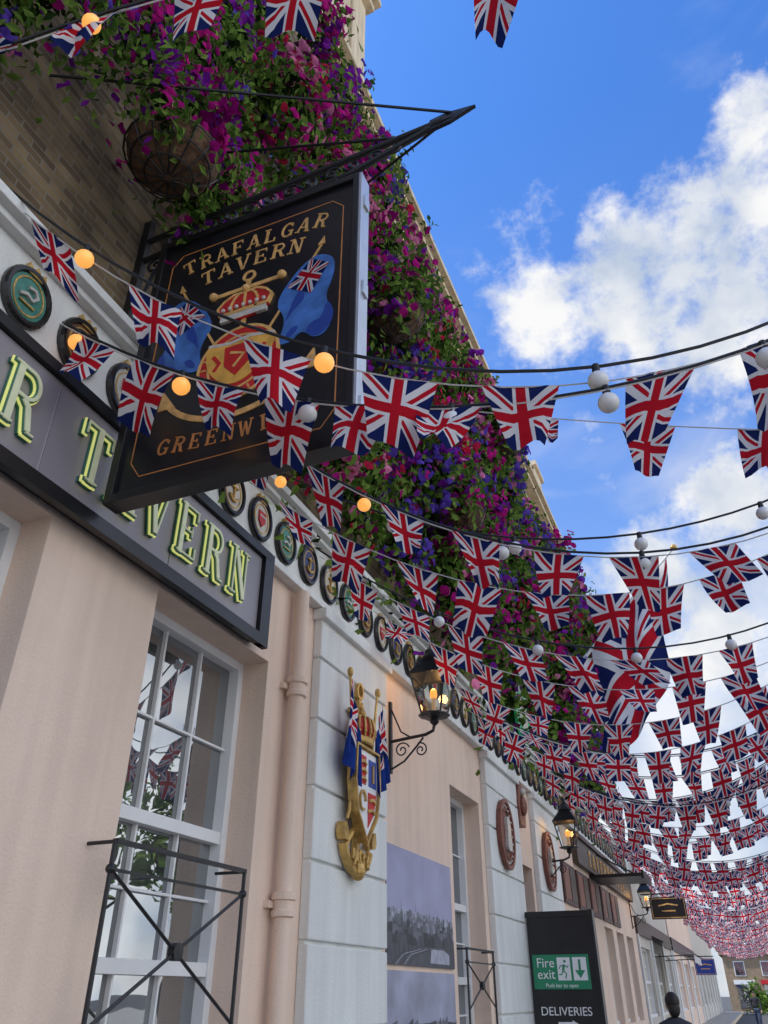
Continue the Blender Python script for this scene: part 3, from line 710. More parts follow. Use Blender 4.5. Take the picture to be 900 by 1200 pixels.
# ------------------------------------------------------------------ oval plaques
def plaque(y,z):
    b=B(); W=FW(XW+.101)
    b.prism(circ(y,z,.44,.54,32),W,0,.05,'copper')
    b.ribbon(circ(y,z,.42,.52,32)+[(y+.42,z)],.07,W,.05,.09,'copper'); b.ribbon(circ(y,z,.30,.38,28)+[(y+.30,z)],.03,W,.05,.075,'copper')
    for k in range(24):
        a=2*math.pi*k/24; b.ball((XW+.16,y+.36*math.cos(a),z+.45*math.sin(a)),.022,'badgewhite',6,4)
    b.prism(chaikin([(y-.16,z-.27),(y+.16,z-.27),(y+.1,z),(y+.12,z+.12),(y+.04,z+.28),(y-.08,z+.26),(y-.11,z+.08),(y-.07,z)],2),W,.05,.11,'badgewhite')
    b.make('oval_relief_plaque',bevel=.006)
plaque(13.4,3.85); plaque(16.75,3.85)
b=B()
b.prism([(14.6,4.2),(15.0,4.2),(15.04,4.6),(14.95,4.9),(14.8,5.0),(14.65,4.9),(14.56,4.6)],FW(XW),.0,.14,'copper'); b.ball((XW+.16,14.8,4.55),.13,'copper',10,7,(.6,1,1.4)); b.ball((XW+.16,14.8,4.8),.07,'badgewhite'); b.make('small_carved_crest',bevel=.01)

# ------------------------------------------------------------------ fire exit door panel
fe=empty('fire_exit_door')
b=B(); yd=14.4
b.box(-3.38,-2.33,yd,yd+.07,.12,2.76,'black'); b.box(-2.33,-2.27,yd-.015,yd+.2,.12,2.78,'black'); b.box(-3.39,-2.33,yd-.015,yd,2.68,2.77,'black')
b.box(-3.33,-2.42,yd-.012,yd-.002,1.66,2.14,'green'); b.make('door_leaf',fe,bevel=.004)
R0=(rad(90),0,0)
text('Fire',.19,(-3.12,yd-.014,2.02),R0,'signwhite','text_fire',fe); text('exit',.19,(-3.12,yd-.014,1.86),R0,'signwhite','text_exit',fe); text('Push bar to open',.075,(-2.88,yd-.014,1.71),R0,'signwhite','text_push',fe)
text('DELIVERIES',.165,(-2.86,yd-.004,1.36),R0,'signwhite','text_deliveries',fe)
b=B(); mp2=FY(yd-.012)
b.prism([(-2.93,1.78),(-2.72,1.78),(-2.72,2.1),(-2.93,2.1)],mp2,.0,.003,'signwhite')
b.ribbon([(-2.82,2.0),(-2.84,1.92)],.035,mp2,.0,.006,'green'); b.ribbon([(-2.84,1.92),(-2.79,1.87),(-2.81,1.81)],.018,mp2,.0,.0065,'green'); b.ribbon([(-2.84,1.92),(-2.87,1.86),(-2.91,1.86)],.018,mp2,.0,.007,'green')
b.ribbon([(-2.82,1.99),(-2.77,1.96),(-2.75,1.99)],.014,mp2,.0,.0075,'green'); b.ribbon([(-2.82,1.99),(-2.88,1.98),(-2.9,1.94)],.014,mp2,.0,.008,'green'); b.prism(circ(-2.805,2.045,.02,.02,12),mp2,.0,.0085,'green')
b.prism([(-2.68,1.78),(-2.46,1.78),(-2.46,2.1),(-2.68,2.1)],mp2,.0,.003,'signwhite')
b.ribbon([(-2.57,2.07),(-2.57,1.86)],.035,mp2,.0,.006,'green'); b.prism([(-2.65,1.92),(-2.49,1.92),(-2.57,1.81)],mp2,.0,.0065,'green')
b.ribbon([(-3.0,1.20),(-2.78,1.20)],.05,mp2,-.006,-.002,'signwhite'); b.prism([(-2.78,1.15),(-2.78,1.25),(-2.68,1.2)],mp2,-.006,-.001,'signwhite')
b.make('pictograms',fe)

# ------------------------------------------------------------------ restaurant frontage further on
b=B()
for i in range(5):
    y=18.6+i*1.75; b.box(XW+.001,XW+.05,y,y+1.5,3.28,4.12,'darkbrown'); b.box(XW+.05,XW+.06,y+.08,y+.7,3.36,4.04,'copper'); b.box(XW+.05,XW+.06,y+.8,y+1.42,3.36,4.04,'brownfascia')
b.make('menu_boards')
b=B(); b.box(XW+.001,XW+.14,20.3,30.5,4.26,4.85,'brownfascia'); b.box(XW+.001,XW+.2,20.2,30.6,4.85,4.95,'darkbrown'); 
for k,ch in enumerate('TAVERNGRILL'): glyph(b,ch,22.0+k*.62,4.55,.36,.36,FW(XW+.14),.0,.02,'goldflat')
b.make('restaurant_fascia_sign')
b=B(); b.box(XW,-2.15,22.5,24.2,4.16,4.24,'black'); b.box(-2.18,-2.12,22.45,24.25,4.10,4.30,'black'); b.tube([(XW,23.3,4.9),(-2.3,23.3,4.24)],.02,'iron'); b.make('door_canopy')
rg=empty('round_green_sign')
b=B(); W=FW(XW+.15)
b.box(XW-.03,XW+.15,15.2,15.3,6.0,6.1,'iron')
b.prism(circ(15.4,6.45,.62,.62,36),W,.0,.05,'roundgreen'); b.ribbon(circ(15.4,6.45,.56,.56,36)+[(15.96,6.45)],.03,W,.05,.055,'signwhite'); b.prism(circ(15.4,6.45,.36,.36,30),W,.05,.06,'badgewhite'); b.make('disc',rg)
text('GREENWICH',.17,(XW+.21,15.4,6.88),(rad(90),0,rad(90)),'signwhite','text_top',rg); text('R',.5,(XW+.215,15.4,6.45),(rad(90),0,rad(90)),'green','text_r',rg)

def shop(name,y0,y1,h,m,x=XW,aw=None):
    e=empty(name); b=B(); n=max(1,int((y1-y0)/4)); st=(y1-y0)/n; ops=[]
    for i in range(n):
        a=y0+st*i; ops.append((a+.7,a+st-.7,.9,3.0))
    wall(b,y0,y1,0,h,ops,x,.2,m); b.box(x-7,x-.21,y0+.02,y1-.02,0,h-.1,m)
    b.quad((x,y0,0),(x-.21,y0,0),(x-.21,y0,h),(x,y0,h),m)
    b.box(x-.3,x+.18,y0,y1,h-.25,h,'white'); b.box(x,x+.08,y0,y1,3.35,3.9,'brownfascia' if m!='cream' else 'black')
    for i in range(n+1): b.box(x,x+.07,max(y0,y0+st*i-.25),min(y1,y0+st*i+.25),0,3.35,'white')
    b.make('walls',e); b=B()
    for o in ops: sash(b,*o,x-.12,[(o[2]+o[3])/2],2)
    b.make('windows',e)
    b=B(); b.add([(x-7.2,y0,h),(x+.1,y0,h),(x+.1,y1,h),(x-7.2,y1,h),(x-3.5,y0,h+1.6),(x-3.5,y1,h+1.6)],[(0,4,5,3),(1,2,5,4),(0,1,4),(2,3,5)],'roof'); b.make('roof',e)
    return e
shop('terraced_shop',31.05,44,5.6,'paleshop'); shop('terraced_shop',44.05,60,5.9,'cream',XW+.05); shop('terraced_house',60.05,92,6.0,'paleshop',XW-.05)
b=B()
for i in range(12):
    y=35.5+i*.36; m='signwhite' if i%2 else 'fascia'
    b.add([(XW,y,3.55),(XW,y+.355,3.55),(-2.0,y+.355,2.85),(-2.0,y,2.85),(-2.0,y,2.6),(-2.0,y+.355,2.6)],[(0,3,2,1),(3,4,5,2)],m)
b.tube([(XW,35.5,2.8),(-2.0,35.5,2.85)],.02,'iron'); b.tube([(XW,39.8,2.8),(-2.0,39.8,2.85)],.02,'iron'); b.make('striped_awning')
def hang(name,x0,x1,y,z0,z1,m):
    b=B(); b.box(x0,x1,y,y+.08,z0,z1,m); b.tube([(XW,y+.04,z1+.12),(x1,y+.04,z1+.12)],.03,'iron')
    b.ribbon([(x0+.05,z0+.05),(x1-.05,z0+.05),(x1-.05,z1-.05),(x0+.05,z1-.05),(x0+.05,z0+.05)],.025,FY(y),.0,.008,'goldflat')
    c=((x0+x1)/2,(z0+z1)/2); b.ribbon([(c[0]-.35,c[1]+.08),(c[0],c[1]+.14),(c[0]+.35,c[1]+.08)],.05,FY(y),.0,.009,'goldflat'); b.ribbon([(c[0]-.25,c[1]-.1),(c[0]+.25,c[1]-.1)],.04,FY(y),.0,.0095,'goldflat')
    for x in (x0+.1,x1-.1): b.tube([(x,y+.04,z1),(x,y+.04,z1+.12)],.012,'iron')
    b.make(name)
hang('hanging_shop_sign',-3.2,-1.9,34.5,4.0,4.75,'board'); hang('hanging_shop_sign',-3.1,-2.0,54,2.5,3.3,'blue')

# buildings closing the street
e=empty('distant_brick_house'); b=B()
x0,x1,yy,h=-3.0,14.,104.,5.2
b.box(x0,x1,yy,yy+8,0,h,'distbrick'); b.add([(x0-.3,yy-.3,h),(x1+.3,yy-.3,h),(x1+.3,yy+8.3,h),(x0-.3,yy+8.3,h),(x0-.3,yy+4,h+3.2),(x1+.3,yy+4,h+3.2)],[(0,1,5,4),(2,3,4,5),(1,2,5),(3,0,4)],'roof')
for i in range(6):
    xa=x0+1+i*2.7; b.box(xa,xa+1.1,yy-.05,yy+.02,3.2,4.6,'trim'); b.box(xa+.08,xa+1.02,yy-.07,yy-.04,3.28,4.52,'glass'); b.box(xa-.1,xa+1.5,yy-.06,yy+.02,.3,2.4,'glass'); b.box(xa-.3,xa+1.8,yy-.12,yy,2.45,2.85,'red' if i%2 else 'trim')
b.box(2,2.9,yy+3.5,yy+4.6,h+2.4,h+4.6,'distbrick'); b.make('house_body',e)

# ------------------------------------------------------------------ foliage & flowers
def foliage(name,clumps,seed,cap=1900,dens=1.0):
    r=np.random.default_rng(seed); V=[];F=[];MI=[]
    for (cx,cy,cz,rx,ry,rz,size,ff,pal) in clumps:
        area=4*math.pi*((rx*ry+ry*rz+rx*rz)/3)
        n=int(area/(size*size)*dens); n=min(n,cap)
        d=r.normal(size=(n,3)); d/=np.linalg.norm(d,axis=1)[:,None]
        if cx<0:
            flip=(d[:,0]<-.2)&(r.random(n)<.75); d[flip,0]*=-1
        ph=cy*3+cz*5
        lob=1+.24*np.sin(d[:,1]*6+ph)+.20*np.sin(d[:,2]*7+ph*1.7)+.15*np.sin(d[:,0]*9+cy)
        rr=(.45+.6*r.random(n)**.6)*lob
        p=d*rr[:,None]*np.array([rx,ry,rz])+np.array([cx,cy,cz])
        tr=r.random(n)<(.16 if cx<0 else 0.); st=np.floor(r.random(n)*9)/9*6.283
        p[tr,2]-=r.random(tr.sum())**1.3*rz*1.7; p[tr,1]+=.06*np.sin(st[tr]*7)
        ok=p[:,0]>XW+.0; p=p[ok]; d=d[ok]; rr=rr[ok]; tr=tr[ok]; n=len(p)
        patch=np.sin(p[:,1]*5.1+p[:,2]*3.3+ph)+np.sin(p[:,2]*6.3-p[:,1]*2.7+ph*.7)+.6*np.sin(p[:,0]*9)
        prob=ff*np.clip(.75+.75*patch,.05,1.9)
        prob=np.where(tr,prob*.35,prob)
        isf=(r.random(n)<prob)&(rr>.66)
        nz=d*.9+r.normal(size=(n,3))*.5; nz/=np.linalg.norm(nz,axis=1)[:,None]
        a=np.cross(nz,r.normal(size=(n,3))); a/=np.linalg.norm(a,axis=1)[:,None]; bb=np.cross(nz,a)
        sz=size*(.65+.65*r.random(n))
        pn=np.array([q[1] for q in pal],float); pn/=pn.sum()
        cell=(np.floor(p[:,1]*2.6+.5*np.sin(p[:,2]*3))*7+np.floor(p[:,2]*2.6+cx)*13).astype(int)
        key=(np.abs(np.sin(cell*12.9898+ph))*43758.5453)%1.0
        mixr=np.where(r.random(n)<.72,key,r.random(n))
        idx=np.searchsorted(np.cumsum(pn),np.clip(mixr,0,.9999)); pc=np.array([q[0] for q in pal])[np.clip(idx,0,len(pal)-1)]
        lm=np.where(rr<.66,2,np.where((r.random(n)<.32)|tr,1,0))  # inner leaves get the darkest green: clump shade put into the colour
        for i in range(n):
            o=len(V); c=p[i]; A=a[i]; Bv=bb[i]; s=sz[i]
            if isf[i]:
                s*=.74; N_=nz[i]*s*.28
                for k in range(7):
                    th=k*math.pi*2/7; q=s*(1+.12*((k*37)%3-1)); V.append(c+A*q*math.cos(th)+Bv*q*math.sin(th)+N_*(1 if k%2 else -.2))
                F.append(tuple(range(o,o+7))); MI.append(int(pc[i]))
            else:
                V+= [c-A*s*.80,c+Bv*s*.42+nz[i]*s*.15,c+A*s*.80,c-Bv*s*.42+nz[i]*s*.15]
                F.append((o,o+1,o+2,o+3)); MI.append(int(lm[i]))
    me=bpy.data.meshes.new(name); me.from_pydata([tuple(v) for v in V],[],F)
    for m_ in FM: me.materials.append(m_)
    me.polygons.foreach_set('material_index',MI); me.update()
    o=bpy.data.objects.new(name,me); COL.objects.link(o); return o
pals=[[(3,5),(4,3),(8,3)],[(4,5),(7,2),(3,3)],[(5,3),(3,3),(6,1),(8,2)],[(6,3),(3,4),(5,1),(8,2)],[(7,4),(4,3),(5,1)],[(3,6),(5,1),(4,2)]]
R=random.Random(11)
cl=[]
rows=[(6.75,.50),(7.95,.6),(9.2,.6),(10.45,.55),(11.6,.55),(12.6,.42)]
for ri,(z,pr) in enumerate(rows):
    y=3.75+.5*(ri%2)+(1.0 if z<7 else 0)
    while y<25.0:
        if R.random()>.12:
            sz=.062+.0038*max(0,y-3)
            out=R.uniform(0,.45)
            cl.append((XW+.22+out,y+R.uniform(-.2,.2),z+R.uniform(-.25,.25)-(.2 if z>12 else 0),pr*R.uniform(.75,1.2),R.uniform(.48,.72),R.uniform(.55,.8),sz,R.uniform(.15,.60),R.choice(pals)))
        y+=R.uniform(1.0,1.35)
y=4.2
while y<24.5:
    for z in (7.2,8.8,10.4,11.9): cl.append((XW+.05,y,z+R.uniform(-.3,.3),.22,.9,.95,.09+.003*y,.12,R.choice(pals)))
    y+=1.5
foliage('wall_flower_display',cl,3)
near=[(-3.05,1.35,7.25,.42,.55,.40,.056,.38,pals[1]),(-3.2,1.2,6.75,.25,.4,.35,.056,.2,pals[4]),(-3.05,2.1,8.0,.4,.5,.5,.056,.38,pals[0]),
      (-3.1,2.7,8.9,.4,.5,.5,.058,.36,pals[0]),(-3.1,3.1,9.9,.4,.5,.5,.060,.36,pals[1]),(-3.1,3.4,7.9,.35,.45,.6,.056,.32,pals[0]),(-3.1,1.2,8.1,.4,.45,.45,.056,.40,pals[5]),
      (-3.1,2.0,9.2,.4,.5,.5,.058,.34,pals[4]),(-3.1,3.4,11.0,.4,.5,.5,.062,.3,pals[3]),(-3.15,3.0,12.0,.4,.5,.5,.064,.3,pals[3])]
foliage('climbing_petunias',near,5)
def basket(x,y,z,r,pal,seed,ff=.45,sz=.052):
    e=empty('hanging_flower_basket')
    b=B()
    b.lathe([(r*.05,-r*.72),(r*.45,-r*.62),(r*.78,-r*.38),(r*.95,-r*.1),(r,.04)],(x,y,z),'soil',20)
    for k in range(14):
        th=2*math.pi*k/14; b.tube([(x+q*r*1.02*math.cos(th),y+q*r*1.02*math.sin(th),z+zz*r) for q,zz in ((.1,-.74),(.47,-.65),(.8,-.4),(.97,-.1),(1.02,.06))],.007,'iron',4)
    for q,zz in ((.5,-.63),(.82,-.37),(1.0,-.02)): b.tube([(x+q*r*1.03*math.cos(t*.314),y+q*r*1.03*math.sin(t*.314),z+zz*r) for t in range(21)],.008,'iron',4)
    for k in range(3):
        th=2.1*k; b.tube([(x+r*math.cos(th),y+r*math.sin(th),z),(x,y,z+1.3)],.006,'iron',4)
    b.tube([(XW-.04,y,z+1.32),(x,y,z+1.32)],.014,'iron',6)
    b.make('wire_basket',e)
    f=foliage('petunias',[(x,y,z+.34,r*1.3,r*1.4,.36,sz,ff,pal),(x+.1,y-.30,z+.10,r*.7,r*.6,.34,sz,ff*.5,pal),(x-.1,y+.34,z+.05,r*.7,r*.5,.34,sz,ff*.4,pal)],seed); f.parent=e
basket(-2.90,2.70,7.12,.36,pals[0],21,.5,.056)
basket(-2.55,12.6,11.2,.42,pals[2],22,.5,.09)
basket(-2.5,16.4,9.6,.45,pals[3],23,.5,.1)
basket(-2.5,20.6,9.9,.45,pals[2],24,.5,.11)
basket(-2.7,9.4,7.6,.4,pals[5],25,.5,.08)
basket(-2.6,6.6,9.0,.4,pals[2],26,.5,.075)
foliage('shrub',[(-.6,88,1.3,1.0,1.0,1.3,.25,0.,pals[0]),(-.1,89,1.0,.9,.9,1.0,.25,0.,pals[0])],9)
# plane trees on the riverside paving (they are what the lower window panes reflect)
def tree(x,y,hgt,seed):
    e=empty('plane_tree'); r=random.Random(seed); b=B()
    b.tube([(x,y,0),(x+.05,y,1.5),(x-.05,y+.05,3.0),(x,y,hgt*.6)],[.26,.21,.18,.10],'bark',9)
    cl=[]
    for k in range(9):
        a=k*2.4+r.random(); z0=hgt*(.32+.035*k); L_=hgt*r.uniform(.22,.34); tip=(x+L_*math.cos(a),y+L_*math.sin(a),z0+L_*.75)
        b.tube([(x,y,z0),(x+.5*L_*math.cos(a),y+.5*L_*math.sin(a),z0+L_*.30),tip],[.09,.06,.025],'bark',6)
        cl.append((tip[0],tip[1],tip[2],r.uniform(1.1,1.6),r.uniform(1.1,1.6),r.uniform(.9,1.3),.30,0.,pals[0]))
    cl.append((x,y,hgt*.92,1.5,1.5,1.2,.30,0.,pals[0]))
    b.make('trunk_and_limbs',e,smooth=True); f=foliage('crown',cl,seed,cap=260,dens=.9); f.parent=e
for i,(tx,ty) in enumerate(((13,14),(15,22),(12.5,30),(16,38),(14,5))): tree(tx,ty,8.5+(i%3)*.9,40+i)

# ------------------------------------------------------------------ bunting
def bunting(idx,y0,m,c0,c1,c2,tend,fsp=.5,w=.38,h=.42,t0=.12,gust=1.,tf=99.):
    """one string of flags: plan line y=y0+m*t, height z=c0+c1 t+c2 t^2, t = distance out from the wall"""
    r=random.Random(100+idx)
    V=[];F=[];MI=[];UV=[]
    def pos(t): return Vector((XW+.05+t,y0+m*t,c0+c1*t+c2*t*t))
    b=B(); n=max(12,int(tend/.25)); b.tube([pos(tend*i/n) for i in range(n+1)],.0055 if y0<12 else .008,'cord',4)
    V=[Vector(v) for v in b.v]; F=[tuple(f) for f in b.f]; MI=[0]*len(F); UV=[(0,0)]*len(V)
    t=t0+r.uniform(0,.2)
    nx=6; ny=6
    while t<min(tend-.2,tf):
        p=pos(t); p2=pos(t+w/math.sqrt(1+m*m)); T=(p2-p).normalized()
        down=Vector((0,0,-1)); nrm=T.cross(down).normalized()
        swing=r.gauss(0,.30)*gust; lean=r.gauss(0,.18)*gust; yaw=r.gauss(0,.34)*gust
        dn=(down*math.cos(swing)+nrm*math.sin(swing)+Vector((T.x,T.y,0))*math.sin(lean)).normalized()
        taper=r.choice([.45,.5,.58,.66,.5,.8])
        amp=r.uniform(.015,.055)*gust; ph=r.uniform(0,6.28); fr=r.uniform(.6,1.3); curl=r.gauss(0,.08)*gust
        o=len(V); mid=(p+p2)/2
        hh=h*r.uniform(.92,1.08)
        for j in range(ny+1):
            bt=j/ny
            for i in range(nx+1):
                a=i/nx-.5; k=1-(1-taper)*bt
                al=a*w*k
                ang=yaw*bt
                TT=T*math.cos(ang)+nrm*math.sin(ang)
                q=mid+TT*al+dn*(bt*hh)+nrm*(amp*math.sin(a*6.28*fr+ph+bt*1.5)*(.25+bt)+curl*bt*bt)
                V.append(q); UV.append((.5+a*k,1-bt))
        for j in range(ny):
            for i in range(nx):
                k=o+j*(nx+1)+i; F.append((k,k+1,k+nx+2,k+nx+1)); MI.append(1)
        t+=fsp*r.uniform(.92,1.12)/math.sqrt(1+m*m)
    me=bpy.data.meshes.new('union_jack_bunting'); me.from_pydata([tuple(v) for v in V],[],F)
    me.materials.append(M['cord']); me.materials.append(M['flag']); me.polygons.foreach_set('material_index',MI)
    me.polygons.foreach_set('use_smooth',[x==1 for x in MI])
    ul=me.uv_layers.new(name='UVMap'); li=np.zeros(len(me.loops),dtype=np.int32); me.loops.foreach_get('vertex_index',li)
    ul.data.foreach_set('uv',np.array(UV,dtype=np.float32)[li].ravel()); me.update()
    o=bpy.data.objects.new('union_jack_bunting',me); COL.objects.link(o); return o
def festoon(idx,y0,m,c0,c1,c2,tend,sp=.9,t0=.3,lit=1.6,r_=.056):
    def pos(t): return Vector((XW+.05+t,y0+m*t,c0+c1*t+c2*t*t))
    b=B(); n=max(14,int(tend/.25)); b.tube([pos(tend*i/n) for i in range(n+1)],.010,'cable',5)
    t=t0
    while t<tend-.1:
        p=pos(t); b.lathe([(.02,-.05),(.024,-.045),(.02,.01)],p,'cable',8)
        b.ball((p.x,p.y,p.z-.05-r_*.9),r_,'bulblit' if t<lit else 'bulbwhite',14,10); t+=sp
    b.make('festoon_lights',smooth=True)
TE=6.6
bunting(0,1.25,.3,6.10,.744,-.149,5.2,fsp=.62,t0=.15)
bunting(1,1.95,.42,5.96,-1.112,.193,6.2,fsp=.70,t0=.02,w=.42,h=.42)
bunting(2,2.6,.2,5.44,-.798,.134,TE,fsp=.44,tf=2.7,w=.35,h=.40)
bunting(3,3.6,.3,5.93,-.36,.028,TE,fsp=.80,t0=2.4)
bunting(4,4.2,.4,6.13,-1.083,.172,TE,fsp=.60)
bunting(5,4.9,.45,5.65,-.87,.162,TE,fsp=.54)
bunting(6,6.5,.4,5.63,-.82,.139,TE,fsp=.52)
bunting(7,7.9,.3,5.6,-.78,.135,TE,fsp=.52)
festoon(0,1.9,.42,6.03,-1.112,.193,6.2,sp=1.35,t0=.62,lit=2.2)
festoon(1,2.62,.2,5.47,-.798,.134,TE,sp=.8,t0=.15,lit=1.5)
festoon(2,4.25,.4,6.15,-1.07,.172,TE,sp=1.0,t0=.3,lit=1.7)
festoon(3,1.2,.3,6.02,.744,-.149,5.2,sp=1.5,t0=.95,lit=1.8)
festoon(4,6.4,.42,5.68,-.80,.139,TE,sp=.9,t0=.3,lit=.5)
festoon(5,5.0,.30,5.95,-.75,.13,TE,sp=1.0,t0=.3,lit=.5)
R2=random.Random(5); y=9.3; k=20
while y<84:
    m=R2.choice([.34,-.28,.12,.42,-.12])*(1 if y<30 else .8); 
    c0=5.62+R2.uniform(-.12,.35); c1=-.74+R2.uniform(-.10,.10); c2=.128+R2.uniform(-.008,.008)
    bunting(k,y if m>0 else y+1.2,m,c0,c1,c2,TE,fsp=.50)
    if R2.random()<(.55 if y<30 else .2): festoon(k,y+.1 if m>0 else y+1.3,m,c0+.05,c1,c2,TE,sp=.95,t0=R2.uniform(.3,.9),lit=.0)
    y+=R2.uniform(1.05,1.6)*(1 if y<24 else 1.05); k+=1
for y in range(3,90,12):
    b=B(); b.lathe([(.14,0),(.14,.5),(.08,.6),(.06,3),(.05,6.6),(.09,6.65),(.09,6.75),(.01,6.95)],(3.25,y,0),'pole',12); b.make('bunting_pole',smooth=True)
b=B(); b.tube([(3.25,-1,6.05),(3.25,95,6.05)],.012,'cable',5); b.make('catenary_cable')

# ------------------------------------------------------------------ large flag on angled pole
bf=empty('large_union_flag')
b=B(); p0=Vector((XW,19.0,7.7)); p1=Vector((.30,19.1,11.5)); b.tube([p0,p1],[.05,.03],'trim',10); b.ball(p1,.09,'gold',10,8); b.box(XW-.04,XW+.1,18.85,19.15,7.5,7.95,'iron'); b.make('flagpole',bf)
vs=[];uvs=[];fsx=[];nx,ny=44,26
for j in range(ny+1):
    t=j/ny
    for i in range(nx+1):
        a=i/nx
        base=p0.lerp(p1,.34+.60*(1-t*.98))
        fly=a*3.9
        fold=.20*math.sin(a*9+t*4)*(.2+a)+.08*math.sin(t*13+a*2)
        q=base+Vector((-.12*fly*.5+fold*.5,fold*.9-.12*fly,-fly*(.92+.05*math.sin(t*5))))
        q.x+= -.4*a*(1-t)*1.2+.25*a*t
        vs.append(q); uvs.append((a,1-t))
for j in range(ny):
    for i in range(nx):
        k=j*(nx+1)+i; fsx.append((k,k+1,k+nx+2,k+nx+1))
me=bpy.data.meshes.new('flag_cloth'); me.from_pydata([tuple(v) for v in vs],[],fsx); ul=me.uv_layers.new(name='UVMap')
for l in me.loops: ul.data[l.index].uv=uvs[l.vertex_index]
me.materials.append(M['bigflag']); me.polygons.foreach_set('use_smooth',[True]*len(fsx)); o=bpy.data.objects.new('flag_cloth',me); COL.objects.link(o); o.parent=bf

# ------------------------------------------------------------------ people
def person(x,y,hgt,yaw,top='coat',stride=.12):
    e=empty('pedestrian',(x,y,0)); s=hgt/1.75
    def skin(name,verts,edges,radii,m):
        me=bpy.data.meshes.new(name); me.from_pydata([Vector(v)*s for v in verts],edges,[]); me.materials.append(M[m])
        o=bpy.data.objects.new(name,me); COL.objects.link(o); o.parent=e
        o.modifiers.new('s','SKIN'); 
        for i,rv in enumerate(radii):
            me.skin_vertices[0].data[i].radius=(rv[0]*s,rv[1]*s) if isinstance(rv,tuple) else (rv*s,rv*s)
        me.skin_vertices[0].data[0].use_root=True
        sb=o.modifiers.new('u','SUBSURF'); sb.levels=1; sb.render_levels=2
        return o
    skin('upper_body',[(0,0,.98),(0,0,1.15),(0,0,1.34),(0,0,1.44),(0,0,1.52),(-.19,0,1.40),(-.25,.02,1.12),(-.25,.10,.90),(.19,0,1.40),(.25,-.02,1.12),(.24,.08,.90)],
         [(0,1),(1,2),(2,3),(3,4),(3,5),(5,6),(6,7),(3,8),(8,9),(9,10)],[(.16,.11),(.14,.1),(.17,.11),(.11,.08),.05,.065,.048,.038,.065,.048,.038],top)
    skin('legs',[(0,0,.96),(-.09,0,.90),(-.1,stride,.50),(-.1,stride*.6,.09),(-.1,stride*.6+.14,.04),(.09,0,.90),(.1,-stride*.3,.50),(.1,-stride*1.4,.1),(.1,-stride*1.4+.13,.04)],
         [(0,1),(1,2),(2,3),(3,4),(0,5),(5,6),(6,7),(7,8)],[(.13,.1),.09,.06,.045,.035,.09,.06,.045,.035],'jeans')
    for sx,hy in ((-1,.10),(1,.08)):
        hx=.25*sx
        vv=[(hx,hy,.90),(hx,hy+.01,.82)]; ed=[(0,1)]; rr=[.025,(.036,.018)]
        for q in range(4):
            k=len(vv); ln=(.075,.085,.08,.065)[q]; yy=hy-.03+.02*q
            vv+= [(hx,yy+.005,.80),(hx-.008*sx,yy+.01,.80-ln*.55),(hx-.02*sx,yy+.012,.80-ln)]; ed+=[(1,k),(k,k+1),(k+1,k+2)]; rr+=[.009,.009,.008]
        k=len(vv); vv+= [(hx-.02*sx,hy+.045,.83),(hx-.035*sx,hy+.05,.79)]; ed+=[(1,k),(k,k+1)]; rr+=[.011,.009]
        skin('hand',vv,ed,rr,'skin')
    skin('neck_and_head',[(0,0,1.50),(0,.01,1.56),(0,.02,1.63),(0,.01,1.69)],[(0,1),(1,2),(2,3)],[.05,(.055,.06),(.075,.09),(.06,.075)],'skin')
    b=B(); b.ball((0,-.012*s,1.675*s),.098*s,'hair',16,12,(.86,1.05,1.0)); b.ball((0,-.05*s,1.60*s),.075*s,'hair',12,8,(.95,.8,1.3))
    b.ball((0,.105*s,1.615*s),.016*s,'skin',8,6,(.8,1,1.4))
    for sx in (-1,1): b.ball((sx*.03*s,.088*s,1.64*s),.011*s,'badgewhite',8,6); b.ball((sx*.03*s,.097*s,1.64*s),.005*s,'hair',6,5); b.ball((sx*.078*s,0,1.62*s),.022*s,'skin',8,6,(.4,.8,1.3))
    b.ball((0,.09*s,1.585*s),.018*s,'red',8,5,(1.3,.4,.35)); b.make('hair_and_face',e,smooth=True)
    e.rotation_euler=(0,0,yaw)
person(-.92,10.6,1.60,rad(20)); person(-.30,52,1.70,rad(170))

# ------------------------------------------------------------------ sky, sun
w=bpy.data.worlds.new("World"); scene.world=w; w.use_nodes=True
nt=w.node_tree; N=nt.nodes; L=nt.links; bg=N['Background']
EL=60
tosun=Vector((-.80,-.35,0)).normalized()*math.cos(rad(EL)); tosun.z=math.sin(rad(EL))
sk=N.new('ShaderNodeTexSky'); sk.sky_type='NISHITA'; sk.sun_disc=False; sk.sun_elevation=rad(EL); sk.sun_rotation=math.atan2(-.80,-.35)
tc=N.new('ShaderNodeTexCoord'); sp=N.new('ShaderNodeSeparateXYZ'); L.new(tc.outputs['Generated'],sp.inputs[0])
rp=N.new('ShaderNodeValToRGB'); el=rp.color_ramp.elements
el[0].position=.0; el[0].color=(.50,.52,.60,1); el[1].position=.85; el[1].color=(.24,.50,.88,1)
e2=el.new(.3); e2.color=(.64,.70,.82,1); e3=el.new(.6); e3.color=(.42,.60,.88,1)
L.new(sp.outputs['Z'],rp.inputs[0])
v=N.new('ShaderNodeVectorMath'); v.operation='MULTIPLY'; L.new(sk.outputs[0],v.inputs[0]); L.new(rp.outputs[0],v.inputs[1])
v2=N.new('ShaderNodeVectorMath'); v2.operation='SCALE'; L.new(v.outputs[0],v2.inputs[0]); v2.inputs['Scale'].default_value=2.1
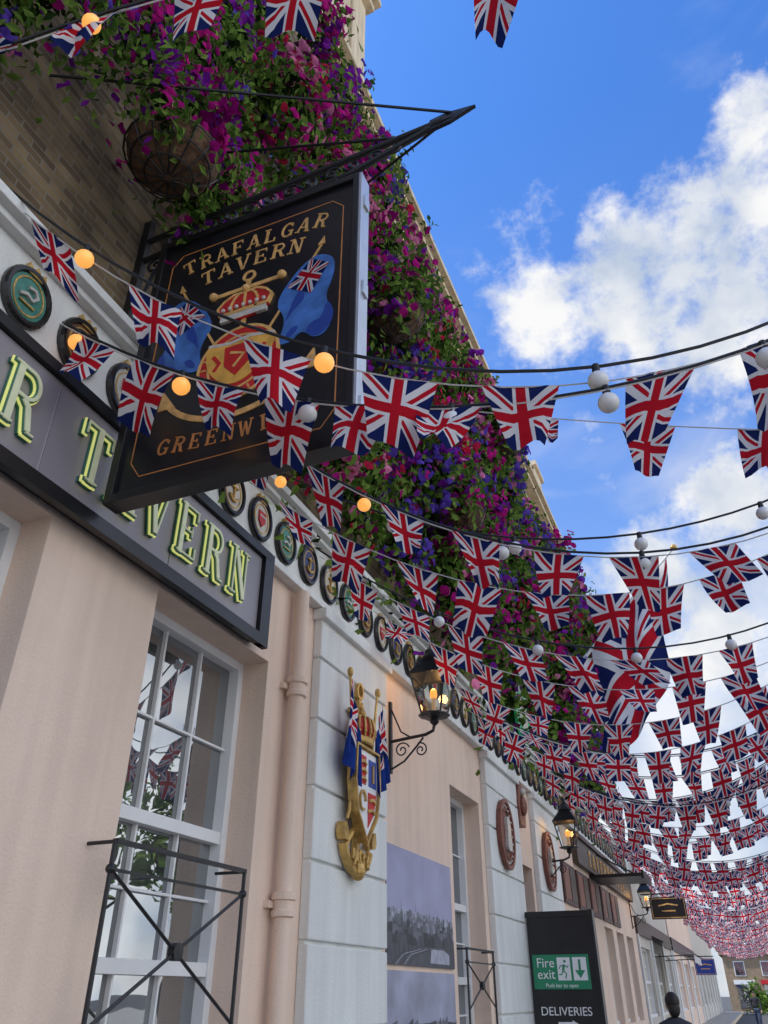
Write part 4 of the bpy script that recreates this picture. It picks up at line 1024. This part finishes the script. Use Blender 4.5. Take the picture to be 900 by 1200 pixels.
# clouds
blobs=[((.018,.704,.710),.115),((-.068,.683,.727),.075),((.084,.711,.698),.12),((.147,.712,.686),.12),((.099,.757,.646),.095),((.125,.657,.743),.06),((.168,.654,.739),.075),((.183,.597,.781),.055),((.25,.70,.67),.15),((.10,.86,.50),.07),((.03,.934,.355),.15),((-.02,.90,.43),.07)]
acc=None
for c,r_ in blobs:
    d=N.new('ShaderNodeVectorMath'); d.operation='DISTANCE'; L.new(tc.outputs['Generated'],d.inputs[0]); d.inputs[1].default_value=c
    o=mathn(nt,'SUBTRACT',1.,mathn(nt,'DIVIDE',d.outputs['Value'],r_))
    acc=o if acc is None else mathn(nt,'MAXIMUM',acc,o)
acc=mathn(nt,'MAXIMUM',acc,-1.2)
n=N.new('ShaderNodeTexNoise'); n.inputs['Scale'].default_value=12; n.inputs['Detail'].default_value=8; n.inputs['Roughness'].default_value=.62; L.new(tc.outputs['Generated'],n.inputs['Vector'])
cm=mathn(nt,'ADD',acc,mathn(nt,'MULTIPLY_ADD',n.outputs['Fac'],3.8,-1.95))
cr=N.new('ShaderNodeMapRange'); cr.interpolation_type='SMOOTHSTEP'; cr.inputs[1].default_value=-.25; cr.inputs[2].default_value=.75; L.new(cm,cr.inputs[0])
mp_=N.new('ShaderNodeMapping'); mp_.inputs['Scale'].default_value=(2.2,2.2,6.); L.new(tc.outputs['Generated'],mp_.inputs[0])
n2=N.new('ShaderNodeTexNoise'); n2.inputs['Scale'].default_value=1.6; n2.inputs['Detail'].default_value=7; n2.inputs['Distortion'].default_value=.4; L.new(mp_.outputs[0],n2.inputs['Vector'])
low=N.new('ShaderNodeMapRange'); low.inputs[1].default_value=.66; low.inputs[2].default_value=.22; low.inputs[3].default_value=0.; low.inputs[4].default_value=.46; L.new(sp.outputs['Z'],low.inputs[0])
wi=N.new('ShaderNodeMapRange'); wi.interpolation_type='SMOOTHSTEP'; wi.inputs[1].default_value=.58; wi.inputs[2].default_value=.98; L.new(mathn(nt,'ADD',n2.outputs['Fac'],low.outputs[0]),wi.inputs[0])
fill_bank=N.new('ShaderNodeMapRange'); fill_bank.inputs[1].default_value=.30; fill_bank.inputs[2].default_value=.75; fill_bank.inputs[4].default_value=.55; L.new(sp.outputs['X'],fill_bank.inputs[0])  # unseen cloud bank opposite the facade, added to fill its shade
n4=N.new('ShaderNodeTexNoise'); n4.inputs['Scale'].default_value=2.4; n4.inputs['Detail'].default_value=5; L.new(tc.outputs['Generated'],n4.inputs['Vector'])
si=N.new('ShaderNodeMapRange'); si.interpolation_type='SMOOTHSTEP'; si.inputs[1].default_value=.70; si.inputs[2].default_value=.92; L.new(mathn(nt,'ADD',n4.outputs['Fac'],fill_bank.outputs[0]),si.inputs[0])
cmask=mathn(nt,'MAXIMUM',mathn(nt,'MAXIMUM',cr.outputs[0],mathn(nt,'MULTIPLY',wi.outputs[0],.85)),si.outputs[0])
n3=N.new('ShaderNodeTexNoise'); n3.inputs['Scale'].default_value=8; n3.inputs['Detail'].default_value=6; L.new(tc.outputs['Generated'],n3.inputs['Vector'])
cc=N.new('ShaderNodeValToRGB'); cc.color_ramp.elements[0].position=.36; cc.color_ramp.elements[0].color=(.55,.64,.79,1); cc.color_ramp.elements[1].position=.58; cc.color_ramp.elements[1].color=(1,1,1,1); L.new(n3.outputs['Fac'],cc.inputs[0])
cs=N.new('ShaderNodeVectorMath'); cs.operation='SCALE'; L.new(cc.outputs[0],cs.inputs[0]); L.new(mathn(nt,'MULTIPLY_ADD',si.outputs[0],7.5,6.4),cs.inputs['Scale'])  # the added bank is made brighter than the clouds in view
mx=N.new('ShaderNodeMix'); mx.data_type='RGBA'; L.new(cmask,mx.inputs[0]); L.new(v2.outputs[0],mx.inputs[6]); L.new(cs.outputs[0],mx.inputs[7])
L.new(mx.outputs[2],bg.inputs[0]); bg.inputs[1].default_value=.15
sl=bpy.data.lights.new('sun','SUN'); sl.energy=5.0; sl.angle=rad(.5); sl.color=(1,.94,.85)
so=bpy.data.objects.new('sun',sl); so.rotation_euler=(-tosun).to_track_quat('-Z','Y').to_euler(); COL.objects.link(so)

# ------------------------------------------------------------------ camera
cd=bpy.data.cameras.new('camera'); cam=bpy.data.objects.new('camera',cd); COL.objects.link(cam)
cd.sensor_fit='VERTICAL'; cd.sensor_height=36; cd.lens=27; cd.clip_start=.05; cd.clip_end=3000
cam.location=(0,0,1.6); cam.rotation_euler=(rad(122.1),0,rad(22.5)); scene.camera=cam
scene.view_settings.view_transform='Standard'; scene.view_settings.look='None'; scene.view_settings.exposure=0
